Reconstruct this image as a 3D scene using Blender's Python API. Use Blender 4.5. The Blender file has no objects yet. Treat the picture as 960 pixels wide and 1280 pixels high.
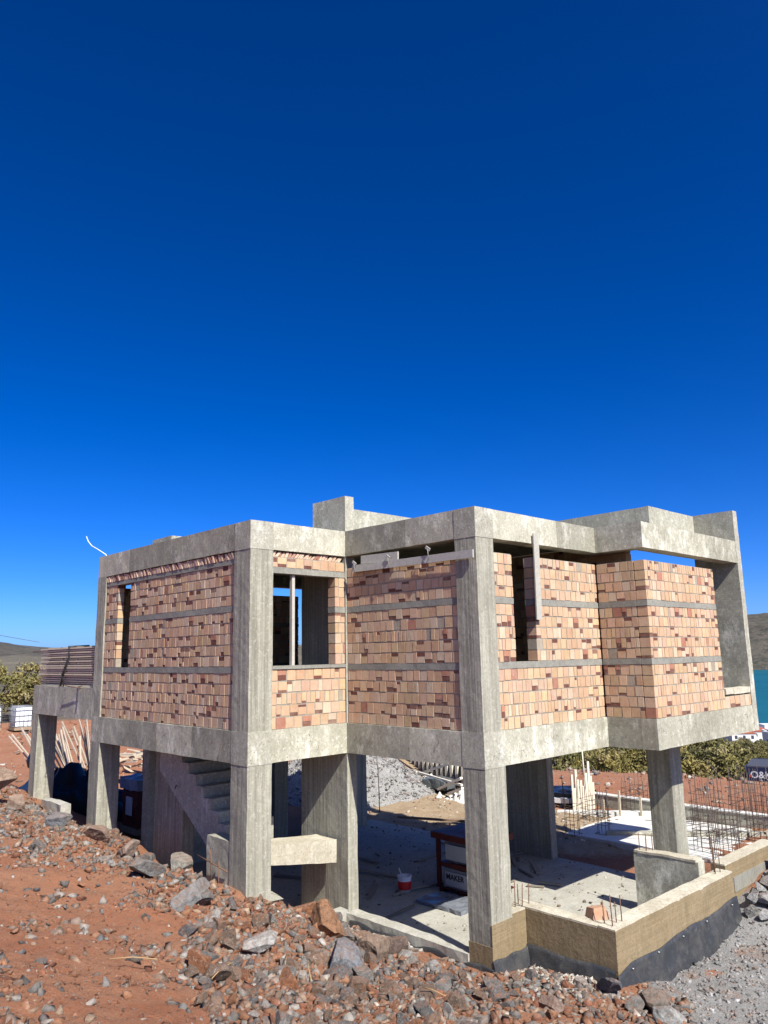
import bpy, bmesh, math, random
import numpy as np
from mathutils import Vector, Matrix, noise, Euler
random.seed(7); RNG=np.random.RandomState(11)
S=bpy.context.scene; COL=S.collection
SKY_ALT,SKY_AIR,SKY_DUST,SKY_OZ=0,0.5,1.0,8.0
SKY_SAT,SKY_HUE,SKY_GAM,SKY_STR=1.19,.509,1.17,.088
SUN_STR,EXPO=4.9,.8
CAMP=(-9.3885,-7.7129,1.2039)
# ground survey points (x, y, z) in metres; the first floor slab is z = 0
SURVEY=np.array([
(-9.4,-7.7,-.42),(-13,-4,-.3),(-7,-13,-.6),(-14,-12,-.2),(-12,4,-.9),(-9,10,-1.2),(-8,-6,-.75),(-18,0,-.2),
(-7.05,-.8,-1.6),(-5.4,-.9,-2.1),(-3.75,-1.75,-2.5),(-2.5,-2.0,-2.85),(-1.3,-2.3,-3.1),(0.3,-2.8,-3.42),(1.5,-3.4,-3.6),
(-6.2,2.6,-1.85),(-5.2,5.0,-1.95),(-4.2,8.5,-1.95),(-4,13,-1.7),(-5.5,1.2,-2.0),(-3.6,5.0,-2.12),(-3.6,2.6,-2.42),(-4.3,1.0,-2.38),
(-2.14,13.1,-1.95),(-2.14,11.6,-2.24),(-2.14,9.4,-2.31),(-2.14,8.1,-2.18),(-2.14,6.9,-2.2),(-2.14,4.9,-2.38),(-2.14,3.65,-2.42),
(-1.66,3.1,-2.7),(-1.2,2.9,-2.85),(-2.4,2.2,-2.62),(-2.6,.8,-2.78),(-1.3,1.8,-3.0),(-1.5,.2,-3.05),(-.5,2.9,-3.27),(-.35,2.3,-3.3),(-.35,1.2,-3.32),(-.3,.2,-3.31),
(.2,-.4,-3.36),(.6,-1.0,-3.33),(.6,-1.9,-3.38),(1.5,-2.0,-3.48),(3,-2.0,-3.58),(5,-2.2,-3.60),(8,-4,-3.6),(4,-6,-3.5),(-1,-6,-2.7),(10,-8,-3.6),(0,-12,-2.2),
(5.3,-1.75,-3.05),(6.5,-1.9,-2.88),(7.8,-1.8,-2.88),(9.5,-2.,-3.05),(6,-3,-3.45),(8,-3.1,-3.45),(12,-3,-3.5),
(0,5,-3.8),(-1,8,-3.8),(-.8,5,-3.8),(3,3,-3.8),(3,8,-3.8),(5.5,5,-3.8),(5,0,-3.8),(2.5,0,-3.8),(5.8,8.5,-3.7),(-1.4,6,-3.5),(-1.6,9,-3.3),
(7.2,2,-3.8),(8,0.5,-3.7),(8.5,4,-3.55),(8,7,-3.47),(8.5,10,-3.4),(10,12.5,-3.35),(12,3,-3.65),(15,2,-3.5),(16,6,-3.4),(18,10,-3.3),(12,8,-3.5),(20,4,-3.7),(24,6,-4.0),(20,0,-3.8),(22,12,-3.4),(12,12,-3.4),(14,16,-3.35),
(6,12,-3.5),(6,15,-3.4),(3,17,-3.4),(0,12,-3.3),(0,15,-3.0),(-2,17,-2.3),(-1.5,14.5,-2.3),(-4,20,-1.9),(0,22,-2.6),(4,25,-3.0),(10,22,-2.9),(16,18,-3.3),(14,25,-3.0),(-2,30,-2.2),(22,18,-3.0)])
def _k(r): return r
def _solve():
    P=SURVEY[:,:2]; r=np.sqrt(((P[:,None]-P[None])**2).sum(-1))
    n=len(P); A=np.zeros((n+3,n+3)); A[:n,:n]=_k(r)-np.eye(n)*.15; A[:n,n]=1; A[:n,n+1:]=P; A[n,:n]=1; A[n+1:,:n]=P.T
    return np.linalg.solve(A,np.r_[SURVEY[:,2],0,0,0])
_W=_solve()
def near_z(x,y):
    x=np.asarray(x,float); y=np.asarray(y,float); out=np.full(x.shape,_W[-3])+_W[-2]*x+_W[-1]*y
    for i,(a,b,_) in enumerate(SURVEY): out=out+_W[i]*np.sqrt((x-a)**2+(y-b)**2+.02)
    return out
def far_z(x,y):
    dx,dy=x-CAMP[0],y-CAMP[1]; r=np.hypot(dx,dy); az=np.degrees(np.arctan2(dy,dx))
    right=np.interp(r,[0,30,34,40,50,70,100,140,200,350,520,3000],[-3.4,-3.5,-3.8,-6.0,-8.0,-9.8,-13,-17,-24,-37.5,-52,-60])
    left=np.interp(r,[0,30,50,120,300,520,700,1000,3000],[-2.6,-2.5,-2.1,-2.5,-1.5,6,10,6,0])
    left=left-np.clip((az-66)/5,0,1)*np.clip((r-150)/300,0,1)*9
    hump=np.sin(az*.35+1)*4+np.sin(az*.9)*2.2
    left=left+np.clip((r-250)/300,0,1)*hump
    t=np.clip((az-36)/12,0,1); t=t*t*(3-2*t)
    t=np.where((az>160)|(az<-60),1,t)
    return right*(1-t)+left*t
def ground_z(x,y):
    x=np.asarray(x,float); y=np.asarray(y,float)
    r=np.hypot(x-CAMP[0],y-CAMP[1]); t=np.clip((r-27)/11,0,1); t=t*t*(3-2*t)
    return near_z(x,y)*(1-t)+far_z(x,y)*t
# ---------------------------------------------------------------- helpers
def tag(o,label=None,cat=None,group=None,kind=None):
    if label: o['label']=label
    if cat: o['category']=cat
    if group: o['group']=group
    if kind: o['kind']=kind
    return o
def wloc(o):
    v=Vector(o.location)
    while o.parent: o=o.parent; v+=Vector(o.location)
    return v
def empty(name,loc,label,cat,group=None):
    o=bpy.data.objects.new(name,None); COL.objects.link(o); o.location=loc; o.empty_display_size=.2
    return tag(o,label,cat,group)
class MB:
    """collects geometry in world coordinates, then links it as one mesh object"""
    def __init__(s): s.v=[]; s.f=[]; s.c=[]; s.sm=[]
    def add(s,vs,fs,col=(1,1,1),smooth=False):
        b=len(s.v); s.v+=[tuple(v) for v in vs]
        for f in fs: s.f.append([b+i for i in f]); s.c.append(col); s.sm.append(smooth)
    def hexa(s,P,cell=.3,amp=.004,col=(1,1,1)):
        # P: 8 corners, index = ix + 2*iy + 4*iz
        P=[Vector(p) for p in P]
        L=[(P[1]-P[0]).length,(P[2]-P[0]).length,(P[4]-P[0]).length]
        n=[max(1,min(60,int(round(l/cell)))) for l in L]
        idx={}
        def pt(i,j,k):
            key=(i,j,k)
            if key in idx: return idx[key]
            a,b,c=i/n[0],j/n[1],k/n[2]; q=Vector((0,0,0))
            for m in range(8):
                q+=P[m]*((a if m&1 else 1-a)*(b if m&2 else 1-b)*(c if m&4 else 1-c))
            if amp: q+=noise.noise_vector(q*2.3+Vector((3,9,1)))*amp+noise.noise_vector(q*9.1)*amp*.5
            s.v.append(tuple(q)); idx[key]=len(s.v)-1; return idx[key]
        def quad(a,b,c,d): s.f.append([a,b,c,d]); s.c.append(col); s.sm.append(False)
        for i in range(n[0]):
            for j in range(n[1]):
                quad(pt(i,j,0),pt(i,j+1,0),pt(i+1,j+1,0),pt(i+1,j,0)); quad(pt(i,j,n[2]),pt(i+1,j,n[2]),pt(i+1,j+1,n[2]),pt(i,j+1,n[2]))
        for i in range(n[0]):
            for k in range(n[2]):
                quad(pt(i,0,k),pt(i+1,0,k),pt(i+1,0,k+1),pt(i,0,k+1)); quad(pt(i,n[1],k),pt(i,n[1],k+1),pt(i+1,n[1],k+1),pt(i+1,n[1],k))
        for j in range(n[1]):
            for k in range(n[2]):
                quad(pt(0,j,k),pt(0,j,k+1),pt(0,j+1,k+1),pt(0,j+1,k)); quad(pt(n[0],j,k),pt(n[0],j+1,k),pt(n[0],j+1,k+1),pt(n[0],j,k+1))
    def box(s,x0,x1,y0,y1,z0,z1,cell=.3,amp=.004,col=(1,1,1)):
        s.hexa([(x,y,z) for z in (z0,z1) for y in (y0,y1) for x in (x0,x1)],cell,amp,col); return s
    def pbox(s,x0,x1,y0,y1,z0,z1,col=(1,1,1)):
        s.add([(x,y,z) for z in (z0,z1) for y in (y0,y1) for x in (x0,x1)],[(0,2,3,1),(4,5,7,6),(0,1,5,4),(2,6,7,3),(0,4,6,2),(1,3,7,5)],col); return s
    def bar(s,a,b,w,h=None,col=(1,1,1),up=(0,0,1)):
        a,b=Vector(a),Vector(b); d=(b-a).normalized(); h=h or w
        sd=d.cross(Vector(up)); 
        if sd.length<1e-3: sd=d.cross(Vector((1,0,0)))
        sd.normalize(); u=sd.cross(d)
        vs=[p+sd*(sx*w/2)+u*(sy*h/2) for p in (a,b) for sy in (-1,1) for sx in (-1,1)]
        s.add(vs,[(0,2,3,1),(4,5,7,6),(0,1,5,4),(2,6,7,3),(0,4,6,2),(1,3,7,5)],col); return s
    def tube(s,pts,r,n=6,col=(1,1,1)):
        pts=[Vector(p) for p in pts]; rings=[]
        r=r if isinstance(r,(list,tuple)) else [r]*len(pts)
        for i,p in enumerate(pts):
            d=(pts[min(i+1,len(pts)-1)]-pts[max(i-1,0)]).normalized()
            a=d.orthogonal().normalized() if i==0 else (rings_a-d*rings_a.dot(d)).normalized()
            rings_a=a; b=d.cross(a)
            rings.append([p+(a*math.cos(t)+b*math.sin(t))*r[i] for t in [2*math.pi*k/n for k in range(n)]])
        vs=[v for R in rings for v in R]; fs=[]
        for i in range(len(pts)-1):
            for k in range(n): fs.append((i*n+k,i*n+(k+1)%n,(i+1)*n+(k+1)%n,(i+1)*n+k))
        fs.append(tuple(range(n-1,-1,-1))); fs.append(tuple((len(pts)-1)*n+k for k in range(n)))
        s.add(vs,fs,col,True); return s
    def lathe(s,c,prof,n=24,col=(1,1,1)):
        vs=[(c[0]+r*math.cos(2*math.pi*k/n),c[1]+r*math.sin(2*math.pi*k/n),c[2]+z) for r,z in prof for k in range(n)]
        fs=[(i*n+k,i*n+(k+1)%n,(i+1)*n+(k+1)%n,(i+1)*n+k) for i in range(len(prof)-1) for k in range(n)]
        s.add(vs,fs,col,True); return s
    def prism(s,poly,a0,a1,axis='x',col=(1,1,1)):
        def m(p,a): return {'x':(a,p[0],p[1]),'y':(p[0],a,p[1]),'z':(p[0],p[1],a)}[axis]
        n=len(poly); vs=[m(p,a0) for p in poly]+[m(p,a1) for p in poly]
        fs=[tuple(range(n)),tuple(range(2*n-1,n-1,-1))]+[(i,(i+1)%n,n+(i+1)%n,n+i)[::-1] for i in range(n)]
        s.add(vs,fs,col); return s
    def build(s,name,mat,parent=None,loc=None):
        org=wloc(parent) if parent else Vector(loc if loc is not None else (0,0,0))
        me=bpy.data.meshes.new(name)
        vv=np.array(s.v,float)-np.array(org)[None]
        me.from_pydata(vv.tolist(),[],s.f)
        me.materials.append(mat)
        ca=me.color_attributes.new('Col','FLOAT_COLOR','CORNER')
        tot=[len(f) for f in s.f]; arr=np.repeat(np.array([list(c)+[1] for c in s.c],np.float32),tot,axis=0)
        ca.data.foreach_set('color',arr.ravel())
        me.polygons.foreach_set('use_smooth',s.sm)
        me.update()
        if not name.startswith('_'):
            bm=bmesh.new(); bm.from_mesh(me); bmesh.ops.recalc_face_normals(bm,faces=bm.faces); bm.to_mesh(me); bm.free()
        o=bpy.data.objects.new(name,me); COL.objects.link(o)
        if parent: o.parent=parent
        else: o.location=org
        return o
# ---------------------------------------------------------------- materials
class NT:
    def __init__(s,name,rough=.9):
        s.m=bpy.data.materials.new(name); s.m.use_nodes=True; s.t=s.m.node_tree; s.b=s.t.nodes['Principled BSDF']
        s.b.inputs['Roughness'].default_value=rough; s.b.inputs['Specular IOR Level'].default_value=.25
        s.tc=s.t.nodes.new('ShaderNodeTexCoord')
    def n(s,typ,**kw):
        nd=s.t.nodes.new(typ)
        for k,v in kw.items():
            if k in nd.inputs: 
                i=nd.inputs[k]
                if isinstance(v,bpy.types.NodeSocket): s.t.links.new(v,i)
                else: i.default_value=v
            else: setattr(nd,k,v)
        return nd
    def map(s,scale,loc=(0,0,0)):
        m=s.n('ShaderNodeMapping'); m.inputs['Scale'].default_value=scale; m.inputs['Location'].default_value=loc
        s.t.links.new(s.tc.outputs['Object'],m.inputs['Vector']); return m.outputs[0]
    def noise(s,scale,detail=5,rough=.6,vec=None,dist=0):
        nd=s.n('ShaderNodeTexNoise',Scale=scale,Detail=detail,Roughness=rough,Distortion=dist)
        s.t.links.new(vec if vec is not None else s.tc.outputs['Object'],nd.inputs['Vector']); return nd.outputs['Fac']
    def ramp(s,fac,a,b,lo=0.,hi=1.):
        nd=s.n('ShaderNodeMapRange'); nd.clamp=True
        s.t.links.new(fac,nd.inputs[0]); nd.inputs[1].default_value=a; nd.inputs[2].default_value=b; nd.inputs[3].default_value=lo; nd.inputs[4].default_value=hi
        return nd.outputs[0]
    def mix(s,fac,a,b,mode='MIX'):
        nd=s.t.nodes.new('ShaderNodeMix'); nd.data_type='RGBA'; nd.blend_type=mode
        for sock,val in ((nd.inputs[0],fac),(nd.inputs[6],a),(nd.inputs[7],b)):
            if isinstance(val,bpy.types.NodeSocket): s.t.links.new(val,sock)
            elif isinstance(val,(int,float)): sock.default_value=val
            else: sock.default_value=(*val,1)
        return nd.outputs[2]
    def math(s,op,a,b=0.):
        nd=s.t.nodes.new('ShaderNodeMath'); nd.operation=op
        for sock,val in ((nd.inputs[0],a),(nd.inputs[1],b)):
            if isinstance(val,bpy.types.NodeSocket): s.t.links.new(val,sock)
            else: sock.default_value=val
        return nd.outputs[0]
    def attr(s,name='Col'):
        nd=s.n('ShaderNodeAttribute'); nd.attribute_name=name; return nd.outputs['Color']
    def out(s,color,bump=None,dist=.01,strength=.6):
        if isinstance(color,bpy.types.NodeSocket): s.t.links.new(color,s.b.inputs['Base Color'])
        else: s.b.inputs['Base Color'].default_value=(*color,1)
        if bump is not None:
            bn=s.n('ShaderNodeBump',Strength=strength,Distance=dist); s.t.links.new(bump,bn.inputs['Height']); s.t.links.new(bn.outputs[0],s.b.inputs['Normal'])
        return s.m
def concrete(name,c1,c2,light,board=0.,axis='z',pit=.5,patch=.5,bump=.5,paste=0.):
    t=NT(name,.92)
    a=t.noise(.9,6,.65,dist=.4); b=t.noise(6,6,.7)
    col=t.mix(t.ramp(a,.36,.64),c1,c2)
    col=t.mix(t.ramp(b,.35,.75,0,.45),col,[x*.72 for x in c1])
    pa=t.noise(3.2,9,.8,t.map((1,1,.55))); pb_=t.noise(.8,4,.6)
    col=t.mix(t.math('MULTIPLY',t.ramp(pa,.50,.62,0,patch),t.ramp(pb_,.40,.56)),col,light)
    sk=t.noise(1,7,.75,t.map((9,9,.9))); col=t.mix(t.ramp(sk,.52,.70,0,.45),col,[x*.60 for x in c1])
    # darker damp stains, long in the vertical
    st=t.noise(1,6,.7,t.map((3.2,3.2,.55)))
    col=t.mix(t.ramp(st,.56,.72,0,.4),col,[x*.5 for x in c1])
    h=t.math('MULTIPLY',t.noise(38,4,.7),.5)
    if board:
        sc={'z':(13,13,.35),'x':(.35,13,13),'y':(13,.35,13)}[axis]
        bn=t.noise(1,4,.75,t.map(sc)); bl=t.ramp(bn,.35,.65)
        col=t.mix(t.math('MULTIPLY',bl,board),col,[x*.52 for x in c1])
        h=t.math('ADD',h,t.math('MULTIPLY',bl,.8))
    v=t.n('ShaderNodeTexVoronoi',Scale=17.); t.t.links.new(t.tc.outputs['Object'],v.inputs['Vector'])
    d=t.ramp(v.outputs['Distance'],.10,.17,1,0); d=t.math('MULTIPLY',d,t.ramp(t.noise(4,2,.5),.52,.6))
    col=t.mix(t.math('MULTIPLY',d,pit),col,[x*.3 for x in c1])
    fine=t.noise(85,3,.8); col=t.mix(t.ramp(fine,.35,.65,0,.22),col,[x*.6 for x in c1])
    med=t.noise(24,6,.8); col=t.mix(t.ramp(med,.50,.64,0,.5),col,[x*.5 for x in c1]); col=t.mix(t.ramp(t.noise(17,6,.8),.54,.64,0,.45*min(1,patch+.3)),col,light)
    big=t.noise(1.6,7,.75,dist=.5); col=t.mix(t.ramp(big,.54,.66,0,.45),col,[x*.55 for x in c1])
    h=t.math('SUBTRACT',h,d); col=t.mix(1.,col,t.attr(),'MULTIPLY')
    return t.out(col,h,.008,bump)
M={}
M['concrete']=concrete('cast_concrete',(.32,.305,.235),(.445,.425,.34),(.73,.71,.60),0,pit=.9,patch=.85,bump=.9)
M['concrete_board']=concrete('board_marked_concrete',(.37,.35,.27),(.47,.45,.36),(.67,.645,.54),1.,'z',pit=.6,patch=.4)
M['concrete_floor']=concrete('site_concrete_floor',(.37,.35,.29),(.46,.44,.375),(.56,.54,.48),0,pit=.3,patch=.5)
M['concrete_white']=concrete('pale_concrete',(.60,.58,.52),(.70,.68,.62),(.78,.77,.72),0,pit=.2,patch=.4)
M['concrete_rough']=concrete('rubbly_concrete',(.42,.37,.27),(.58,.53,.41),(.66,.62,.50),0,pit=1,patch=.7,bump=1.)
M['coating']=concrete('tan_cement_coating',(.25,.185,.10),(.30,.23,.135),(.35,.28,.18),.3,'x',pit=.25,patch=.35)
M['band']=concrete('grey_tie_beam',(.24,.23,.195),(.31,.30,.25),(.40,.385,.33),0,pit=.3,patch=.2)
def vcol(name,rough=.9,nscale=14,amt=.35,bump=.5,bs=60,dist=.004,dark=.6):
    t=NT(name,rough); c=t.attr(); n=t.noise(nscale,5,.65)
    c=t.mix(t.ramp(n,.4,.75,0,amt),c,t.mix(1.,c,(dark,dark,dark),'MULTIPLY'))
    return t.out(c,t.noise(bs,4,.7),dist,bump)
def brickmat():
    t=NT('hollow_clay_brick',.85); c=t.attr(); n=t.noise(9,5,.6)
    c=t.mix(t.ramp(n,.45,.75,0,.45),c,t.mix(1.,c,(.80,.60,.50),'MULTIPLY'))
    m=t.noise(5,7,.75,dist=.8); c=t.mix(t.ramp(m,.60,.68,0,.55),c,(.40,.36,.30))
    w=t.noise(1.3,5,.7); c=t.mix(t.ramp(w,.52,.72,0,.3),c,(.60,.48,.36))
    # fine vertical comb marks pressed into the clay
    cb=t.noise(1,2,.5,t.map((70,70,6)))
    c=t.mix(t.ramp(cb,.35,.7,0,.28),c,t.mix(1.,c,(.7,.55,.45),'MULTIPLY'))
    return t.out(c,t.math('ADD',cb,t.noise(40,4,.7)),.005,.6)
M['brick']=brickmat()
M['mortar']=concrete('grey_mortar',(.30,.27,.21),(.38,.35,.28),(.46,.43,.36),0,pit=.6,patch=.4,bump=.9)
M['timber']=vcol('raw_timber',.85,20,.5,.5,80,.003,.55)
M['metal']=vcol('rusty_steel',.7,30,.5,.3,90,.001,.5)
M['paint']=vcol('painted_surface',.5,8,.2,.15,60,.001,.7)
M['plastic']=vcol('plastic_film',.35,6,.3,.3,20,.01,.7)
def rockmat(rnd):
    t=NT('quarried_rock' if rnd else 'stone_chips',.88)
    if rnd:
        oi=t.n('ShaderNodeObjectInfo'); r=oi.outputs['Random']
        rp=t.n('ShaderNodeValToRGB'); e=rp.color_ramp; e.interpolation='CONSTANT'
        cols=[(0,(.19,.185,.175)),(.16,(.29,.275,.245)),(.30,(.23,.165,.12)),(.46,(.32,.14,.07)),(.60,(.22,.21,.19)),(.70,(.28,.185,.13)),(.82,(.145,.145,.145)),(.94,(.46,.44,.40))]
        e.elements[0].color=(*cols[0][1],1); e.elements[1].position=cols[1][0]; e.elements[1].color=(*cols[1][1],1)
        for p_,c_ in cols[2:]: x=e.elements.new(p_); x.color=(*c_,1)
        t.t.links.new(r,rp.inputs[0]); c=rp.outputs[0]
        mp=t.n('ShaderNodeVectorMath'); mp.operation='ADD'; t.t.links.new(t.tc.outputs['Object'],mp.inputs[0])
        cb=t.n('ShaderNodeCombineXYZ'); k=t.math('MULTIPLY',r,90.); t.t.links.new(k,cb.inputs[0]); t.t.links.new(k,cb.inputs[1]); t.t.links.new(cb.outputs[0],mp.inputs[1]); vec=mp.outputs[0]
    else: c=t.attr(); vec=t.tc.outputs['Object']
    n1=t.noise(3.5,7,.7,vec,.8); n2=t.noise(6,6,.7,vec,1.2); n3=t.noise(2.2,5,.6,vec)
    c=t.mix(t.ramp(n1,.42,.60,0,.9),c,t.mix(1.,c,(.50,.49,.48),'MULTIPLY'))
    c=t.mix(t.ramp(n2,.60,.64,0,.85 if rnd else .3),c,(.60,.57,.52))
    c=t.mix(t.ramp(n3,.52,.66,0,.75 if rnd else .3),c,(.30,.135,.065))
    dz=t.n('ShaderNodeSeparateXYZ'); g=t.n('ShaderNodeNewGeometry'); t.t.links.new(g.outputs['Normal'],dz.inputs[0])
    dust=t.math('MULTIPLY',t.ramp(dz.outputs[2],.45,1.),t.ramp(t.noise(7,5,.7,vec),.42,.60,0,.62))
    c=t.mix(dust,c,(.36,.22,.15))
    return t.out(c,t.math('ADD',t.noise(22,6,.8,vec),t.math('MULTIPLY',n1,2.)),.05,.8)
M['rock']=rockmat(True); M['chips']=rockmat(False)
M['rock_grey']=M['rock'].copy(); M['rock_grey'].name='crushed_grey_rock'
for nd in M['rock_grey'].node_tree.nodes:
    if nd.type=='VALTORGB':
        for i,e in enumerate(nd.color_ramp.elements):
            g=[.30,.38,.26,.44,.34,.29,.40,.50][i]; e.color=(g,g*.985,g*.94,1)
    if nd.type=='MIX':
        for k in (6,7):
            if abs(nd.inputs[k].default_value[0]-.30)<.01 or abs(nd.inputs[k].default_value[0]-.34)<.01: nd.inputs[k].default_value=(.40,.37,.32,1)
def groundmat():
    t=NT('site_soil',.97); z=t.attr('Zone'); sp=t.n('ShaderNodeSeparateColor'); t.t.links.new(z,sp.inputs[0])
    g,pale,veg=sp.outputs[0],sp.outputs[1],sp.outputs[2]
    a=t.noise(.55,7,.65); b=t.noise(2.6,8,.72,dist=.3); c=t.noise(14,7,.8); d=t.noise(60,5,.8)
    soil=t.mix(t.ramp(a,.35,.62),(.34,.122,.055),(.40,.18,.095))
    soil=t.mix(t.ramp(b,.42,.66,0,.5),soil,(.35,.19,.11))
    soil=t.mix(t.ramp(c,.50,.68,0,.6),soil,(.17,.075,.042))
    soil=t.mix(t.ramp(d,.54,.64,0,.7),soil,(.46,.33,.24)); soil=t.mix(t.ramp(t.noise(75,4,.8),.55,.64,0,.5),soil,(.15,.07,.042))
    soil=t.mix(t.ramp(t.noise(33,5,.8),.58,.66,0,.75),soil,(.26,.24,.215))
    grav=t.mix(t.ramp(b,.35,.65),(.30,.29,.27),(.40,.385,.355))
    grav=t.mix(t.ramp(d,.42,.6,0,.7),grav,(.16,.155,.145)); grav=t.mix(t.ramp(t.noise(45,4,.8),.56,.66,0,.8),grav,(.58,.56,.52))
    grav=t.mix(t.ramp(t.noise(1.1,5,.7),.56,.66,0,.7),grav,(.31,.17,.10))
    gw=t.math('ADD',g,t.math('MULTIPLY',t.math('SUBTRACT',b,.5),1.1))
    col=t.mix(t.ramp(gw,.4,.6),soil,grav)
    pl=t.mix(t.ramp(b,.35,.65),(.36,.25,.145),(.46,.35,.225)); pl=t.mix(t.ramp(d,.5,.65,0,.5),pl,(.35,.27,.19))
    pw=t.math('ADD',pale,t.math('MULTIPLY',t.math('SUBTRACT',b,.5),.8))
    col=t.mix(t.ramp(pw,.4,.6),col,pl)
    sc=t.noise(.09,8,.75); s2=t.noise(.5,6,.7)
    vg=t.mix(t.ramp(sc,.40,.6),(.12,.095,.068),(.155,.13,.10)); vg=t.mix(t.ramp(s2,.45,.6,0,.9),vg,(.045,.052,.03)); vg=t.mix(t.ramp(t.noise(.02,6,.7),.5,.62,0,.5),vg,(.19,.16,.12))
    col=t.mix(t.ramp(veg,.3,.7),col,vg)
    h=t.math('ADD',t.math('MULTIPLY',c,1.2),t.math('ADD',d,t.noise(28,6,.8)))
    return t.out(col,h,.04,.8)
M['ground']=groundmat()
# ---------------------------------------------------------------- ground
def smooth01(t): t=np.clip(t,0,1); return t*t*(3-2*t)
def build_ground():
    r=[0.3]
    while r[-1]<26: r.append(r[-1]+max(.07,.0075*r[-1]) if r[-1]>2 else r[-1]+.3)
    while r[-1]<3000: r.append(r[-1]*1.035+.2)
    r=np.array(r)
    az=np.radians(np.concatenate([np.arange(8,86,.42),np.arange(86,368,4.)])); na=len(az)
    R,A=np.meshgrid(r,az,indexing='ij')
    X=CAMP[0]+R*np.cos(A); Y=CAMP[1]+R*np.sin(A); Z=ground_z(X,Y)
    # lumps and clods
    nz=np.zeros(X.shape); flat=nz.ravel(); xf,yf,rf=X.ravel(),Y.ravel(),R.ravel()
    for i in range(len(flat)):
        if rf[i]<60:
            v=Vector((xf[i],yf[i],0)); k=1 if rf[i]<30 else .6
            flat[i]=(noise.fractal(v*.9,1.,2.,4)*.07+noise.fractal(v*4.5+Vector((5,5,0)),1.,2.,4)*.035+max(0,noise.noise(v*11))*.04+max(0,noise.noise(v*23+Vector((7,3,1))))*.022)*k
        elif rf[i]>130:
            v=Vector((xf[i],yf[i],0)); flat[i]=noise.fractal(v*.012,1.,2.,5)*1.6*min(1,(rf[i]-130)/300)
    inside=(X>-.1)&(X<6.2)&(Y>-1.4)&(Y<12)
    Z=Z+np.where(inside,0,nz)
    vs=np.stack([X,Y,Z],-1).reshape(-1,3)
    nr=len(r); i,j=np.meshgrid(np.arange(nr-1),np.arange(na),indexing='ij'); j2=(j+1)%na
    F=np.stack([i*na+j,(i+1)*na+j,(i+1)*na+j2,i*na+j2],-1).reshape(-1,4)
    me=bpy.data.meshes.new('ground'); c=len(vs); me.vertices.add(c+1)
    vs=np.vstack([vs,[[CAMP[0],CAMP[1],float(ground_z(CAMP[0],CAMP[1]))]]])
    me.vertices.foreach_set('co',vs.ravel())
    tri=[(c,k,(k+1)%na) for k in range(na)]
    tot=[4]*len(F)+[3]*len(tri); me.loops.add(sum(tot)); me.polygons.add(len(tot))
    me.loops.foreach_set('vertex_index',np.concatenate([F.ravel(),np.array(tri).ravel()]).astype(np.int32))
    me.polygons.foreach_set('loop_start',np.concatenate([[0],np.cumsum(tot)[:-1]]).astype(np.int32))
    me.polygons.foreach_set('loop_total',np.array(tot,np.int32)); me.update(calc_edges=True)
    me.polygons.foreach_set('use_smooth',[True]*len(tot))
    x,y=vs[:,0],vs[:,1]; rr=np.hypot(x-CAMP[0],y-CAMP[1])
    d=(x*1.2-y*1.1-3.3)
    g=smooth01((d+.35)/.9)*smooth01((12-x)/3)*(y<1.2)*smooth01((14-rr)/2+1.6)
    g=np.maximum(g,.9*smooth01(1.2-np.hypot((x-.35)/.9,(y+.75)/1.0))*0.8)
    g=np.maximum(g,smooth01(1.4-np.hypot((x+.35)/.75,(y-2.1)/.95)))           # pale rubble beside the kerb
    g=np.maximum(g,smooth01(1.5-np.hypot((x-8.6)/1.9,(y-11.6)/3)))            # heap foot
    g=g*(1-.55*smooth01(1.1-np.hypot((x-2.7)/.6,(y+2.0)/.3)))
    pale=smooth01(1.8-np.hypot((x-8.3)/1.9,(y-7.6)/2.6)); pale=np.maximum(pale,smooth01(1.6-np.hypot((x-12)/2.2,(y-13)/4)))
    pale=np.maximum(pale,.9*smooth01(1.7-np.hypot((x-9.6)/2,(y-4.6)/2)))
    veg=smooth01((rr-36)/12); azd=np.degrees(np.arctan2(y-CAMP[1],x-CAMP[0]))
    veg=np.where(azd>60,smooth01((rr-46)/6),veg)
    ca=me.color_attributes.new('Zone','FLOAT_COLOR','POINT')
    ca.data.foreach_set('color',np.stack([g,pale,veg,np.ones_like(g)],-1).astype(np.float32).ravel())
    me.materials.append(M['ground'])
    o=bpy.data.objects.new('ground',me); COL.objects.link(o); tag(o,kind='structure',label='red soil ground and scrub slopes round the building site')
    return o
ground=build_ground()
# sea and opposite shore
t=NT('sea_water',.12); t.b.inputs['Specular IOR Level'].default_value=.5
wcol=t.mix(t.ramp(t.noise(.01,4,.6),.35,.65),(.006,.075,.10),(.01,.10,.13)); t.b.inputs['Roughness'].default_value=.45; t.b.inputs['Specular IOR Level'].default_value=.2; M['sea']=t.out(wcol,t.noise(.35,5,.7),.6,.35)
m=MB(); m.add([(-6000,-6000,-50),(9000,-6000,-50),(9000,9000,-50),(-6000,9000,-50)],[(0,1,2,3)]); sea=m.build('sea',M['sea']); tag(sea,'turquoise blue bay below the hillside',kind='structure')
t=NT('far_hill_scrub',.97); a=t.noise(.012,8,.75); b=t.noise(.05,6,.75)
c=t.mix(t.ramp(a,.35,.65),(.11,.09,.07),(.065,.06,.045)); c=t.mix(t.ramp(b,.45,.62,0,.85),c,(.028,.032,.026)); c=t.mix(t.ramp(t.noise(.03,7,.8),.58,.66,0,.8),c,(.19,.17,.14)); M['hill']=t.out(c,b,6,.6)
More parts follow.
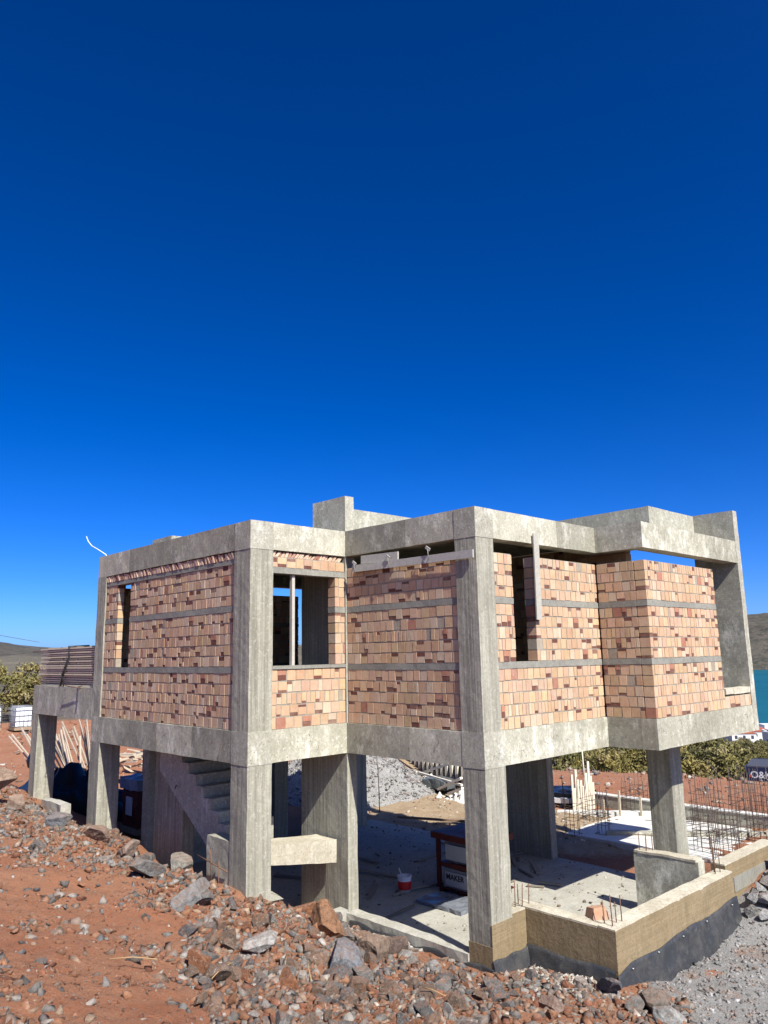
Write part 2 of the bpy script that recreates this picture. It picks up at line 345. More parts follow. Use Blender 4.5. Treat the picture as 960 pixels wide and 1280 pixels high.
def hill(name,az0,az1,r0,r1,hfun,z0,label,nu=160,nv=26):
    m=MB(); vs=[];fs=[]
    for i in range(nu+1):
        az=az0+(az1-az0)*i/nu
        for j in range(nv+1):
            t_=j/nv; r_=r0+(r1-r0)*t_; x=CAMP[0]+r_*math.cos(math.radians(az)); y=CAMP[1]+r_*math.sin(math.radians(az))
            h=hfun(az)*math.sin(t_*math.pi*.5)**.8
            h+=noise.fractal(Vector((x*.006,y*.006,1)),1.,2.,6)*hfun(az)*.16*min(1,t_*3)
            vs.append((x,y,z0+max(h,-2)))
    for i in range(nu):
        for j in range(nv):
            k=i*(nv+1)+j; fs.append((k,k+nv+1,k+nv+2,k+1))
    m.add(vs,fs,smooth=True); o=m.build(name,M['hill']); tag(o,label,kind='structure'); return o
hill('far_hill',-12,31,2050,3000,lambda a:(168+14*math.sin(a*.31)+7*math.sin(a*1.1))*min(1,max(.05,(31-a)/4.)),-51,'dark scrub covered hill across the bay')
hill('left_hill',58,100,900,1700,lambda a:24+34*math.exp(-((a-77.)/4.6)**2),0,'low pinkish grey hill on the far left horizon')
# ---------------------------------------------------------------- the unfinished house
U1,U3,U4=-2.137,3.6007,7.86; V0,V1,V3=9.392,3.206,-.978; ZB,ZT,ZS,ZG=3.066,3.55,-.5275,-3.45
house=empty('unfinished_house',(0,0,ZG),'two storey house shell of raw concrete frame filled with peach clay block walls','house')
def part(name,mat,boxes,parent=None,cell=.3,amp=.004):
    for b in boxes: o=MB().box(*b,cell=cell,amp=amp).build(name,M[mat] if isinstance(mat,str) else mat,parent or house)
    return o
# columns, ground storey
def col(x0,x1,y0,y1,z0,z1,mat='concrete_board'): return part('column',mat,[(x0,x1,y0,y1,z0,z1)],cell=.11,amp=.007)
col(U1,-1.66,V1,3.70,ZG-.3,ZS); col(U1,-1.66,8.92,V0,ZG-.3,ZS); c2=col(0,.50,0,.44,ZG-.25,ZS); col(0,.23,V1,4.56,ZG-.3,ZS)
col(5.72,6.20,-.08,.42,ZG-.5,ZS)
col(6.05,6.29,3.13,4.6,ZG-.3,ZS); col(5.3,5.7,9.0,9.38,ZG-.3,ZS); col(2.55,2.95,8.99,9.385,ZG-.3,ZS); col(-1.22,-.95,6.9,8.1,ZG-.3,ZS)
# upper storey
col(U1,-1.66,V1,3.70,0,ZB); col(U1,-1.66,8.98,V0,0,ZB); col(0,.45,0,.44,0,ZB); col(5.45,5.8,9.0,9.38,0,ZB); col(-.15,.2,9.0,9.38,0,ZB)
part('pillar_wall','concrete_board',[(0,.23,V1,4.56,0,ZB)]); part('pillar_wall','concrete',[(.004,.225,V1-.003,4.2,ZB,4.25)])
# floor and roof edge beams: the faces along x own the corners
def beams(nm,z0,z1,e):
    B=[]
    B.append([(U1+.48,0,V1,V1+.3,z0,z1)]); B.append([(U1,U1+.3,3.70,V0,z0,z1)])
    B.append([(0,.3,.44,V1-.004,z0,z1)]); B.append([(.45 if nm=='roof_beam' else .5,U3+.0,0,.3,z0,z1)])
    B.append([(U3,U3+.3,V3+.3,.3,z0,z1)]); B.append([(U3,U4-.004,V3,V3+.3,z0,z1)])
    for bi,b in enumerate(B):
        m=MB(); x0,x1,y0,y1,za,zb_=b[0]; ax=0 if x1-x0>y1-y0 else 1; Lb=(x1-x0) if ax==0 else (y1-y0); n_=max(1,round(Lb/1.35)); rq=random.Random(bi*7+int(z1*10)); cs=[0]+[(k+rq.uniform(-.2,.2))/n_ for k in range(1,n_)]+[1]
        for k in range(n_):
            tone=rq.choice((.80,.9,1.,1.12,1.22)); a_,b_=cs[k]*Lb,cs[k+1]*Lb; gp=.004 if k else 0; cc=(tone,tone*.995,tone*.97)
            if ax==0: m.box(x0+a_+gp,x0+b_,y0,y1,za,zb_,cell=.22,amp=.006,col=cc)
            else: m.box(x0,x1,y0+a_+gp,y0+b_,za,zb_,cell=.22,amp=.006,col=cc)
            if k<n_-1:
                q=b_
                if ax==0: m.box(x0+q-.001,x0+q+.005,y0+.01,y1-.01,za+.01,zb_-.01,cell=.5,amp=0,col=(.4,.38,.35))
                else: m.box(x0+.01,x1-.01,y0+q-.001,y0+q+.005,za+.01,zb_-.01,cell=.5,amp=0,col=(.4,.38,.35))
        m.build(nm,M['concrete'],house)
    part('corner_block','concrete',[(U1-.006,U1+.48,V1-.006,3.70,z0-.01,z1)],cell=.16); part('corner_block','concrete',[(-.006,.45 if nm=='roof_beam' else .5,-.006,.44,z0-.01,z1)],cell=.16)
    # back of the building
    for b in ((U1+.3,5.5,V0-.3,V0,z0,z1),(5.5,5.8,4.6,V0,z0,z1)): part(nm,'concrete',[b])
beams('floor_beam',ZS,0,0); beams('roof_beam',ZB,ZT,0)
part('floor_slab','concrete',[(U1+.3,5.5,3.51,V0-.3,-.22,-.03)]); part('floor_slab','concrete',[(.3,5.8,.3,3.5,-.221,-.031)]); part('floor_slab','concrete',[(U3+.3,5.8,V3+.3,.295,-.222,-.032)])
part('floor_slab','concrete',[(5.805,8.05,V3+.3,1.3,-.223,-.033),(5.805,6.29,1.305,4.6,-.223,-.033)]); part('floor_beam','concrete',[(5.8,8.07,1.31,1.6,ZS,0)]); part('floor_slab','concrete',[(8.08,10.0,.05,1.28,-.3,-.1)])
part('roof_slab','concrete',[(U1+.3,5.5,3.51,V0-.3,3.34,3.49)]); part('roof_slab','concrete',[(.3,5.8,.3,3.5,3.341,3.491)]); part('roof_slab','concrete',[(U3+.3,5.8,V3+.3,.295,3.342,3.492)])
part('roof_slab','concrete',[(5.805,U4-.01,V3+.3,.14,3.343,3.493)])
# right hand fin wall and the raised roof parapets
m=MB(); m.box(U4,8.075,V3-.003,-.02,ZS-.0,4.25,cell=.22,amp=.006); m.build('fin_wall',M['concrete'],house)
part('parapet','concrete',[(5.72,U4-.003,-.08,.1,ZT-.06,4.235)],cell=.22,amp=.007)
part('parapet','concrete',[(5.72,5.90,.104,4.1,ZT-.06,4.23)],cell=.22,amp=.007)
part('parapet','concrete',[(.226,5.9,4.104,4.28,ZT-.06,4.245)],cell=.22,amp=.007)
part('parapet','concrete',[(U1+.1,U1+.6,6.2,7.0,ZT-.02,3.66)],cell=.16,amp=.01)
# ground floor slab with its edge kerb
part('ground_slab','concrete_floor',[(.22,6.29,.0+.30,V0,ZG-.22,ZG)],cell=.35,amp=.012); part('ground_slab','concrete_floor',[(1.1,6.29,-1.28,.295,ZG-.221,ZG-.002)],cell=.35,amp=.012)
part('ground_slab','concrete_floor',[(-2.0,.215,3.42,V0,ZG-.222,ZG-.004)],cell=.35,amp=.012)
part('kerb','concrete_floor',[(-.05,.21,.44,V1-.01,ZG-.15,-3.20)],cell=.14,amp=.018); part('kerb','concrete_floor',[(-1.5,-.02,V1-.02,V1+.19,ZG-.15,-3.16)],cell=.14,amp=.018)
part('kerb','concrete_floor',[(U1+.02,U1+.25,10.9,12.1,-2.6,-2.06)],cell=.14,amp=.02)
part('kerb','concrete_floor',[(U1+.05,U1+.25,3.72,8.9,ZG-.15,-2.9)],cell=.2,amp=.01)
# low foundation walls, tan coated, with black dimpled membrane below
def fwall(b,top_amp=.012):
    x0,x1,y0,y1,z0,z1=b
    o=part('foundation_wall','coating',[(x0,x1,y0,y1,z0,z1)],cell=.2,amp=.005)
    m=MB(); m.box(x0+.004,x1-.004,y0+.004,y1-.004,z1-.012,z1+.022,cell=.06,amp=top_amp); m.build('rough_top',M['concrete_rough'],o); return o
fwall((.5,.83,0,.30,ZG-.2,-2.68)); fwall((.84,1.12,V3-.55+.29,.30,ZG-.2,-2.675)); fwall((.84,4.80,-1.53,-1.245,ZG-.4,-2.66))
fwall((4.9,7.3,-1.36,-1.1,ZG-.4,-2.60)); part('foundation_wall','concrete',[(4.13,4.36,-1.24,-.03,ZG-.1,-2.42)],cell=.18,amp=.006)
m=MB(); m.box(4.12,4.37,-1.2,-.04,-2.43,-2.39,cell=.06,amp=.012); m.build('rough_top',M['concrete_rough'],house)
m=MB(); m.add([(0,0,0)],[]) if 0 else None
m.box(5.2,6.9,-1.372,-1.36,-3.1,-2.85,cell=.3,amp=.002); m.build('insulation_panel',M['band'],house)
m=MB(); m.box(-.008,.504,-.012,0.0,ZG-.2,-2.72,cell=.1,amp=.003); m.box(-.012,-.0035,-.01,.446,ZG-.2,-3.02,cell=.1,amp=.002); m.build('coating_band',M['coating'],c2)
t=NT('dimpled_membrane',.42); vv=t.n('ShaderNodeTexVoronoi',Scale=34.); t.t.links.new(t.tc.outputs['Object'],vv.inputs['Vector'])
dc=t.mix(t.ramp(t.noise(3,6,.7),.45,.62,0,.8),(.034,.036,.040),(.07,.068,.065)); dc=t.mix(t.ramp(t.noise(9,7,.75),.56,.66,0,.35),dc,(.16,.145,.12)); M['membrane']=t.out(dc,t.ramp(vv.outputs['Distance'],.1,.4),.008,.45)
def membrane(pts,zt,zb,out,seed,nz=9):
    # a hanging sheet with thickness that bulges away from the wall
    m=MB(); n=len(pts); N=60; P=[]
    L=[0]; 
    for i in range(n-1): L.append(L[-1]+math.dist(pts[i],pts[i+1]))
    def at(s):
        for i in range(n-1):
            if s<=L[i+1] or i==n-2:
                q=(s-L[i])/(L[i+1]-L[i]); return [pts[i][k]+(pts[i+1][k]-pts[i][k])*q for k in (0,1)]
    for th in (0,.012):
        for a in range(N+1):
            s=L[-1]*a/N; x,y=at(s); top=zt(s/L[-1]); bot=zb(s/L[-1])
            for k in range(nz+1):
                f=k/nz; w=.02+.09*f+.035*noise.noise(Vector((s*2.2,f*2+seed,3)))+.02*noise.noise(Vector((s*7,f*4,seed)))*f
                P.append((x+out[0]*(w-th),y+out[1]*(w-th),top+(bot-top)*f))
    F=[]; W=nz+1
    for a in range(N):
        for k in range(nz):
            q=a*W+k; F.append((q,q+W,q+W+1,q+1)); h=(N+1)*W; F.append((h+q,h+q+1,h+q+W+1,h+q+W))
        F.append((a*W,(N+1)*W+a*W,(N+1)*W+a*W+W,a*W+W))
    m.add(P,F,(1,1,1),True); return m.build('membrane',M['membrane'],house)
membrane([(.80,-1.53),(4.85,-1.53)],lambda s:-3.17+.11*s+.025*math.sin(s*15)-.05*math.exp(-(s/.07)**2),lambda s:-3.74-.0*s,(0,-1),1)
membrane([(.84,-1.5),(.84,-.0)],lambda s:-3.17+.0*s+.015*math.sin(s*9),lambda s:-3.62,(-1,0),4)
membrane([(-.02,0),(.84,0)],lambda s:-3.20+.01*math.sin(s*14),lambda s:-3.56,(0,-1),7)
membrane([(-.05,3.1),(-.05,2.0),(-.02,1.0),(-.02,-.05)],lambda s:-3.30+.02*math.sin(s*22),lambda s:-3.58,(-1,0),9)
for s_ in (.08,.27,.47,.68,.93): MB().lathe((.84+s_*4,-1.575,-3.22+.1*s_),[(0,.0),(.014,.004),(.014,.012),(0,.016)],8,(.45,.45,.44)).build('fixing_cap',M['paint'],house)
part('added_back_wall','concrete',[(-.93,2.3,9.0,9.25,ZG-.1,-.53)])  # added back wall, put here to cut the light reaching the stairs from behind
# stair flight, landing and the stub beam beside the corner column
m=MB(); prof=[(6.9,-.53),(6.9,-.95),(4.95,-2.1),(4.42,-2.1),(4.42,-1.85)]
yy,zz=4.62,-1.85
st=[]
n=7
for k in range(n): st+= [(4.42+k*.27,-1.85+(k)*.185),(4.42+(k)*.27,-1.85+(k+1)*.185)]
prof=[(6.9,-.53),(6.9,-.98),(5.02,-2.13),(4.42,-2.13)]+st+[(4.42+n*.27,-.53)]
m.prism(prof,-1.75,-.75,'x'); m.build('staircase',M['concrete'],house)
part('landing','concrete',[(U1+.01,U1+.28,3.71,4.42,-2.5,-1.76)],cell=.1,amp=.012)
m=MB(); m.hexa([(-1.655,3.42,-2.17),(-.09,3.42,-2.42),(-1.655,4.2,-2.2),(-.09,4.2,-2.42),(-1.655,3.42,-1.87),(-.09,3.42,-2.03),(-1.655,4.2,-1.93),(-.09,4.0,-2.02)],.13,.014); m.build('landing',M['concrete_rough'],house)
# raised side wing on the left, carrying the stack of boards
part('roof_beam','concrete',[(U1,U1+.3,V0+.003,13.02,-.08,.615)],cell=.22,amp=.006); part('floor_slab','concrete',[(U1+.3,1.2,V0+.003,13.02,.40,.60)])
col(U1,-1.66,12.62,13.0,-2.6,-.085)
part('column','concrete',[(.9,1.2,12.6,13.0,-3.2,.39)])
# ---------------------------------------------------------------- clay block walls
def wall(axis,face,sgn,s0,s1,z0,z1,bands=((.95,1.055),(2.0,2.105)),holes=(),w=.19,th=.2,seed=0,toning=1.,narrow=.15):
    """axis 0: wall runs along x at y=face; axis 1: along y at x=face. Its body goes from face towards +th"""
    rnd=random.Random(seed)
    def pb(m,a,b,za,zb,d0,d1,col):
        if axis==0: m.pbox(a,b,face+d0,face+d1,za,zb,col)
        else: m.pbox(face+d0,face+d1,a,b,za,zb,col)
    def free(a,b,za,zb):
        segs=[(a,b)]
        for (h0,h1,hz0,hz1) in holes:
            if zb>hz0+.01 and za<hz1-.01:
                ns=[]
                for p_,q_ in segs:
                    if h1<=p_ or h0>=q_: ns.append((p_,q_)); continue
                    if h0>p_: ns.append((p_,h0))
                    if h1<q_: ns.append((h1,q_))
                segs=ns
        return segs
    zones=[]; z=z0
    for b0,b1 in bands:
        if b0>z: zones.append((z,b0))
        z=b1
    if z<z1: zones.append((z,z1))
    bd=MB()
    for za,zb,sa,sb in [(za,zb,a,b) for za,zb in zones for a,b in free(s0,s1,za,zb)]:
        mb,mo=MB(),MB()
        nr=max(1,int(round((zb-za)/.19))); h=(zb-za)/nr
        for r_ in range(nr):
            c0,c1=za+r_*h,za+(r_+1)*h
            for a,b in ((sa,sb),):
                pb(mo,a+.02,b-.02,c0,c1-.0005,.008,th-.008,(1,1,1))
                s=a; course=(rnd.random()<.10); s+= 0; first=True
                while s<b-.02:
                    ww=w*rnd.uniform(.93,1.07)
                    if rnd.random()<narrow or course: ww=w*rnd.uniform(.48,.62)
                    if first: ww*=rnd.uniform(.5,1); first=False
                    if b-(s+ww)<.05: ww=b-s
                    g=.0075*rnd.uniform(.6,1.6); e0,e1=s+g,s+ww-g; f0,f1=c0+.010*rnd.uniform(.4,1.6),c1-.006-.012*rnd.random()**3; dd=rnd.uniform(-.003,.004)
                    k=rnd.uniform(.84,1.1); base=(.52*k,.362*k*rnd.uniform(.95,1.04),.232*k*rnd.uniform(.9,1.08))
                    if rnd.random()<.22: base=(.51*k,.33*k,.205*k)
                    if rnd.random()<.15: base=(.54*k,.425*k,.30*k)
                    dark=(.15*k,.062*k,.045*k) if rnd.random()<.7 else (.20*k,.10*k,.07*k)
                    q=rnd.random()
                    if q<.23 and ww>.07:      # a thin dark strip under or over a cut block
                        hh=rnd.uniform(.035,.08)
                        if rnd.random()<.55: pb(mb,e0,e1,f0,f0+hh-.006,dd+.004,th-dd,dark); pb(mb,e0,e1,f0+hh,f1,dd,th-dd,base)
                        else: pb(mb,e0,e1,f0,f1-hh-.006,dd,th-dd,base); pb(mb,e0,e1,f1-hh,f1,dd+.004,th-dd,dark)
                    elif q<.24: pb(mb,e0,e1,f0,f1,dd,th-dd,(.36*k,.17*k,.115*k))
                    elif q<.255: pb(mb,e0,e1,f0,f1,dd+.004,th-dd,(.33*k,.29*k,.225*k))
                    elif q<.275:
                        hh=(f1-f0)*.5; pb(mb,e0,e1,f0,f0+hh-.004,dd+.003,th-dd,dark); pb(mb,e0,e1,f0+hh,f1,dd,th-dd,(.40*k,.19*k,.12*k))
                    else: pb(mb,e0,e1,f0,f1,dd,th-dd,base)
                    s+=ww
        o=mb.build('block_wall',M['brick'],house); mo.build('mortar',M['mortar'],o)
    for b0,b1 in bands:
        for a,b in free(s0,s1,b0,b1):
            bd=MB()
            if axis==0: bd.box(a,b,face-.004,face+th,b0,b1,cell=.12,amp=.006)
            else: bd.box(face-.004,face+th,a,b,b0,b1,cell=.12,amp=.006)
            bd.build('tie_band',M['band'],house)
TOP=2.84
wall(1,U1+.03,1,3.71,8.97,0,2.83,holes=((7.78,8.36,1.06,2.9),),th=.13,w=.175,seed=1,narrow=.38)
wall(0,V1+.02,1,-1.655,-.005,0,1.0,bands=(),w=.19,seed=2)
wall(0,V1+.02,1,-.25,-.005,1.06,2.66,bands=((2.0,2.105),),w=.19,seed=3)
wall(0,V1+.02,1,-1.655,-.005,2.765,2.95,bands=(),w=.19,seed=4,narrow=0)
wall(1,.03,1,.445,V1-.01,0,TOP,w=.172,seed=5)
wall(0,.03,1,.455,U3,0,TOP,holes=((.97,1.56,1.06,3.),),w=.17,seed=6,narrow=.25)
wall(1,U3+.02,1,V3+.222,.02,0,TOP,w=.175,seed=7)
wall(0,V3+.015,1,U3+.018,6.55,0,TOP,w=.17,seed=8,narrow=.25)
wall(0,V3+.02,1,6.555,U4-.002,0,.24,bands=(),w=.24,seed=14,narrow=0)
part('lintel','band',[(-1.655,0-.003,V1+.012,V1+.2,2.66,2.763)],cell=.12); part('window_sill','band',[(-1.655,-.01,V1+.0,V1+.22,1.0,1.058)],cell=.12)
part('lintel','band',[(U1+.02,U1+.23,3.705,8.975,2.832,2.92)],cell=.12)
part('window_sill','concrete_rough',[(6.62,6.98,V3+.01,V3+.22,.28,.39),(7.0,U4-.004,V3+.012,V3+.23,.27,.39)],cell=.1,amp=.008)
def shards(axis,face,s0,s1,z0,z1,seed):
    r=random.Random(seed); m=MB(); s=s0
    while s<s1:
        w_=r.uniform(.05,.08); lean=r.uniform(.04,.09); k=r.uniform(.8,1.1); c=(.62*k,.45*k,.32*k) if r.random()<.75 else (.34*k,.17*k,.12*k)
        zt=z1-r.uniform(0,.03); d=r.uniform(0,.015); P=[]
        for z_,o_ in ((z0,0),(zt,lean)):
            for b in (d,d+.15):
                for a in (s+o_,s+o_+w_*.72): P.append((a,face+b,z_) if axis==0 else (face+b,a,z_))
        m.add(P,[(0,2,3,1),(4,5,7,6),(0,1,5,4),(2,6,7,3),(0,4,6,2),(1,3,7,5)],c); s+=w_
    return m.build('clay_shards',M['brick'],house)
shards(1,U1+.005,3.72,8.9,2.922,3.06,3); shards(0,V1+.035,-1.65,-.1,2.955,3.06,4)
# rear and inner walls seen dark through the openings
wall(0,V0-.25,1,-1.65,3.40,0,2.84,seed=9); wall(0,V0-.25,1,4.05,5.45,0,2.84,seed=10)
wall(1,5.55,1,4.65,8.95,0,2.84,seed=11); wall(0,4.62,1,2.9,5.5,0,3.3,bands=(),seed=12) 
wall(1,4.4,1,-.2,4.6,0,3.3,bands=(),seed=13)
# short wire ends left in the beams
rw=random.Random(5)
def nail(x,y,z,nx,ny):
    L=rw.uniform(.02,.05); MB().tube([(x-nx*.02,y-ny*.02,z),(x+nx*L,y+ny*L,z+rw.uniform(-.05,.04)),(x+nx*L*1.2,y+ny*L*1.2,z-rw.uniform(.03,.08))],.003,5,(.10,.07,.055)).build('tie_wire',M['metal'],house)
for k in range(13): nail(U1,3.9+k*.42,-.26+rw.uniform(-.14,.14),-1,0)
for k in range(8): nail(0,.6+k*.33,-.26+rw.uniform(-.12,.12),-1,0)
for k in range(9): nail(.6+k*.33,0,-.3+rw.uniform(-.12,.12),0,-1)
for k in range(7): nail(3.8+k*.6,V3,-.12+rw.uniform(-.1,.03),0,-1)
# starter bars in the low walls, each bar a part
def bars(pts,parent,r=.008):
    for a,b in pts: MB().tube([a,b],r,6,(.16,.085,.055)).build('starter_bar',M['metal'],parent)
bars([((.76,.14,-2.75),(.77,.14,-2.30)),((.88,.17,-2.75),(.88,.17,-2.36)),((.84,.07,-2.75),(.86,.06,-2.33)),((1.0,.06,-2.75),(1.01,.05,-2.36)),
      ((.96,-1.42,-2.72),(.93,-1.42,-2.22)),((1.0,-1.27,-2.72),(1.0,-1.25,-2.34)),((1.12,-1.39,-2.72),(1.12,-1.38,-2.36)),((1.22,-1.42,-2.72),(1.2,-1.42,-2.28)),
      ((4.2,-.12,-2.5),(4.19,-.12,-2.1)),((4.3,-.2,-2.5),(4.3,-.2,-2.12)),((4.2,-.25,-2.5),(4.2,-.25,-2.14)),((4.3,-.32,-2.5),(4.3,-.32,-2.1)),
      ((4.6,-1.4,-2.7),(4.6,-1.4,-2.3)),((4.45,-1.38,-2.7),(4.45,-1.38,-2.2)),((4.55,-1.32,-2.7),(4.52,-1.32,-2.05))],house)
bars([((U1-.06,4.6,-2.1),(U1-.03,3.7,-2.22)),((U1-.05,4.2,-1.95),(U1-.05,4.15,-2.5)),((U1-.04,3.95,-2.1),(U1-.07,3.9,-2.6)),((-1.5,6.6,-1.15),(-1.9,6.0,-1.2))],house,.011)
# ---------------------------------------------------------------- loose timber and gear on the house
def one(name,mb,mat,label,cat,group=None,loc=(0,0,0)):
    o=mb.build(name,M[mat] if isinstance(mat,str) else mat,None,loc); tag(o,label,cat,group); return o
TW=(.50,.42,.31); TG=(.42,.40,.35)
m=MB(); m.bar((-.045,.02,2.775),(-.05,2.93,2.80),.03,.13,TG); o=one('plank',m,'timber','long grey board lying across the wall top of the left recess','plank',loc=(-.04,1.5,2.8))
m=MB(); m.bar((-.02,1.75,2.925),(-.02,2.72,2.95),.03,.15,TG); one('plank',m,'timber','short grey board set behind the long one under the roof beam','plank',loc=(-.02,2.2,2.9))
for k,(y,z) in enumerate(((.98,2.90),(1.95,2.86),(2.86,2.84))):
    m=MB(); m.tube([(-.02,y,z-.12),(-.09,y-.02,z-.10),(-.10,y-.02,z+.02),(-.05,y+.06,z+.10)],.008,6,(.25,.24,.22)); m.bar((-.08,y-.05,z+.03),(-.08,y+.04,z+.09),.02,.05,(.38,.36,.32))
    one('clamp',m,'metal','small steel clamp gripping the long board at the '+('end nearest the column','middle, between two others','inner corner end')[k],'clamp','clamps on the long board',loc=(-.08,y,z))
m=MB(); m.bar((1.59,-.045,3.24),(1.575,-.035,1.75),.15,.025,(.40,.38,.32),up=(0,1,0)); one('plank',m,'timber','pale upright board leaning on the beam beside the dark slot opening','plank',loc=(1.58,-.04,1.75))
m=MB(); m.bar((-1.17,V1+.10,1.06),(-1.17,V1+.10,2.66),.07,.06,(.45,.42,.36)); one('timber_prop',m,'timber','pale timber prop standing in the middle of the window opening','prop',loc=(-1.17,V1+.1,1.06))
m=MB(); pts=[(-2.0,9.25,3.55),(-2.05,9.3,3.62),(-2.1,9.6,3.76),(-2.1,9.95,3.88),(-2.1,10.18,4.02),(-2.1,10.3,4.15)]; m.tube(pts,.011,7,(.72,.74,.74)); one('cable_conduit',m,'paint','thin white cable conduit curling up from the far left roof corner','conduit',loc=(-2.0,9.25,3.55))
# stack of shuttering boards
r=random.Random(3); z=.625; N=18; panel=None
mb=MB()
mb.pbox(-2.05,-.95,9.55,12.85,0,.030,(.40,.33,.25))
for y in (9.7,10.6,11.5,12.4): mb.pbox(-2.02,-.98,y,y+.08,.030,.050,(.22,.18,.14))
mb.pbox(-2.055,-2.035,9.56,12.84,-.004,.031,(.62,.52,.38))
grp='shuttering boards stacked on the side wing'
for k in range(N):
    if k==0: o=one('shuttering_board',mb,'timber','weathered timber shuttering board lying in the tall stack on the side wing','board',grp,loc=(0,0,0)); base=o
    else: o=base.copy(); COL.objects.link(o)
    o.location=(r.uniform(-.02,.02),r.uniform(-.04,.05),z); o.rotation_euler=(0,0,r.uniform(-.004,.004)); z+=.0515
m=MB(); m.tube([(-2.12,11.35,.60),(-2.14,11.1,1.0),(-2.12,10.9,1.3),(-2.12,10.95,z+.0),(-1.6,11,z+.02)],.022,6,(.03,.03,.03)); m.tube([(-2.13,11.1,.62),(-2.15,11.2,.9),(-2.13,10.95,1.25)],.016,6,(.03,.03,.03)); one('strap',m,'plastic','black strap tied round the stack of shuttering boards','strap',loc=(-2.12,11.,.6))
for k,(a,b,lab) in enumerate((((-2.06,13.5,1.47),(-2.0,12.3,1.47),'thin bar jutting out from the left end of the panel stack'),((-2.24,10.7,.64),(-2.2,9.9,.60),'thin bar lying on the wing edge under the panel stack'),((-2.26,9.7,.66),(-2.1,10.4,.60),'thin bar on the wing edge beside the corner column'))):
    m=MB(); m.tube([a,b],.012,6,(.16,.10,.07)); one('steel_bar',m,'metal',lab,'bar',loc=a)
# thin hanging cord in front of the left wing
m=MB(); m.tube([(-2.2,10.78,.62),(-2.28,10.75,.35),(-2.2,10.75,.36)],.008,5,(.1,.08,.07)); one('hooked_wire',m,'metal','short hooked wire hanging off the top of the left wing','wire',loc=(-2.2,10.78,.62))
# ---------------------------------------------------------------- things under the house
fz=ZG
b=empty('bucket',(2.10,3.92,fz),'red and white paint bucket with a tool standing in it','bucket')
MB().lathe((2.10,3.92,fz),[(0,.004),(.115,.004),(.135,.19),(.142,.30),(.134,.30),(.128,.20),(.108,.015),(0,.015)],24,(.72,.70,.68)).build('pail',M['paint'],b)
MB().lathe((2.10,3.92,fz),[(.121,.055),(.139,.21),(.1435,.21),(.1255,.055)],24,(.55,.02,.015)).build('wrapper',M['paint'],b)
MB().lathe((2.10,3.92,fz),[(.144,.285),(.152,.285),(.152,.302),(.138,.302)],24,(.75,.74,.72)).build('rim',M['paint'],b)
m=MB(); m.bar((2.12,3.90,fz+.05),(2.02,3.99,fz+.44),.035,.02,(.6,.55,.45)); one('trowel_handle',m,'timber','pale handle sticking up out of the red bucket','tool',loc=(2.1,3.9,fz+.05))
def text_mesh(txt,size,mat,parent,loc,rot,name='lettering',extr=.002,bold=False):
    cu=bpy.data.curves.new('txt','FONT'); cu.body=txt; cu.size=size; cu.extrude=extr; cu.align_x='CENTER'; cu.align_y='CENTER'; cu.offset=size*.018 if bold else 0
    to=bpy.data.objects.new('tmp',cu); COL.objects.link(to); bpy.context.view_layer.update()
    me=bpy.data.meshes.new_from_object(to.evaluated_get(bpy.context.evaluated_depsgraph_get())); bpy.data.objects.remove(to)
    o=bpy.data.objects.new(name,me); COL.objects.link(o); me.materials.clear(); me.materials.append(mat); o.parent=parent
    o.location=Vector(loc)-wloc(parent); o.rotation_euler=rot; return o
# red sacks stacked on a pallet behind the corner column
PX,PY=3.02,2.86
b=empty('sack_pallet',(PX,PY,fz),'dark red shelf of white cement sacks standing behind the tall corner column','pallet')
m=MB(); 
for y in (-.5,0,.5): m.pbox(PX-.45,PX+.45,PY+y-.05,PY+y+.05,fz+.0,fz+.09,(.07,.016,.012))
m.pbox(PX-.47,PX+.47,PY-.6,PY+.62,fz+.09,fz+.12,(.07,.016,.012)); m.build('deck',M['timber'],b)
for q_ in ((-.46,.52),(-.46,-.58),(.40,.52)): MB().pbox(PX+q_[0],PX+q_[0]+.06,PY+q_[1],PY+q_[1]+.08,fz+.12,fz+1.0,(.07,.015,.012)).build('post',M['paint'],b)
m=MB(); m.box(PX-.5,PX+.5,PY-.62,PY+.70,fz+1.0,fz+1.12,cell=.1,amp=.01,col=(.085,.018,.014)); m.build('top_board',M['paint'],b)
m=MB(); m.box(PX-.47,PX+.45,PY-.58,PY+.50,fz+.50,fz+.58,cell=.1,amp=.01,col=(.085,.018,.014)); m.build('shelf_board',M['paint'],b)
sg='cement sacks on the red shelf'
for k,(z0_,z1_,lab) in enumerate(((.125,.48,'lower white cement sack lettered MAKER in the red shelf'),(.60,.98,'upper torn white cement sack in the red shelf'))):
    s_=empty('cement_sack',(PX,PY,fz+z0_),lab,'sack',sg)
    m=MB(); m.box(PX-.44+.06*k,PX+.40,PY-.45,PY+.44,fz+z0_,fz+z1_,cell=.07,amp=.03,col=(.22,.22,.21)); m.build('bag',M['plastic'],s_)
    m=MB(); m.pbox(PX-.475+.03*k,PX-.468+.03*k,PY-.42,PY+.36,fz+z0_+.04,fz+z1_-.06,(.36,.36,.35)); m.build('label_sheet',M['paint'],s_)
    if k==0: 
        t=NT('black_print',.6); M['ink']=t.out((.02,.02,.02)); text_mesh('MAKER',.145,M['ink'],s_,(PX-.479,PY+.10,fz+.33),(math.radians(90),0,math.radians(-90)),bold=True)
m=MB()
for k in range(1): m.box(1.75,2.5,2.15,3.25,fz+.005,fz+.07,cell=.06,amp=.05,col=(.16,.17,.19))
one('plastic_sheet',m,'plastic','crumpled clear plastic sheet on the floor beside the red shelf','plastic sheet',loc=(2.1,2.7,fz))
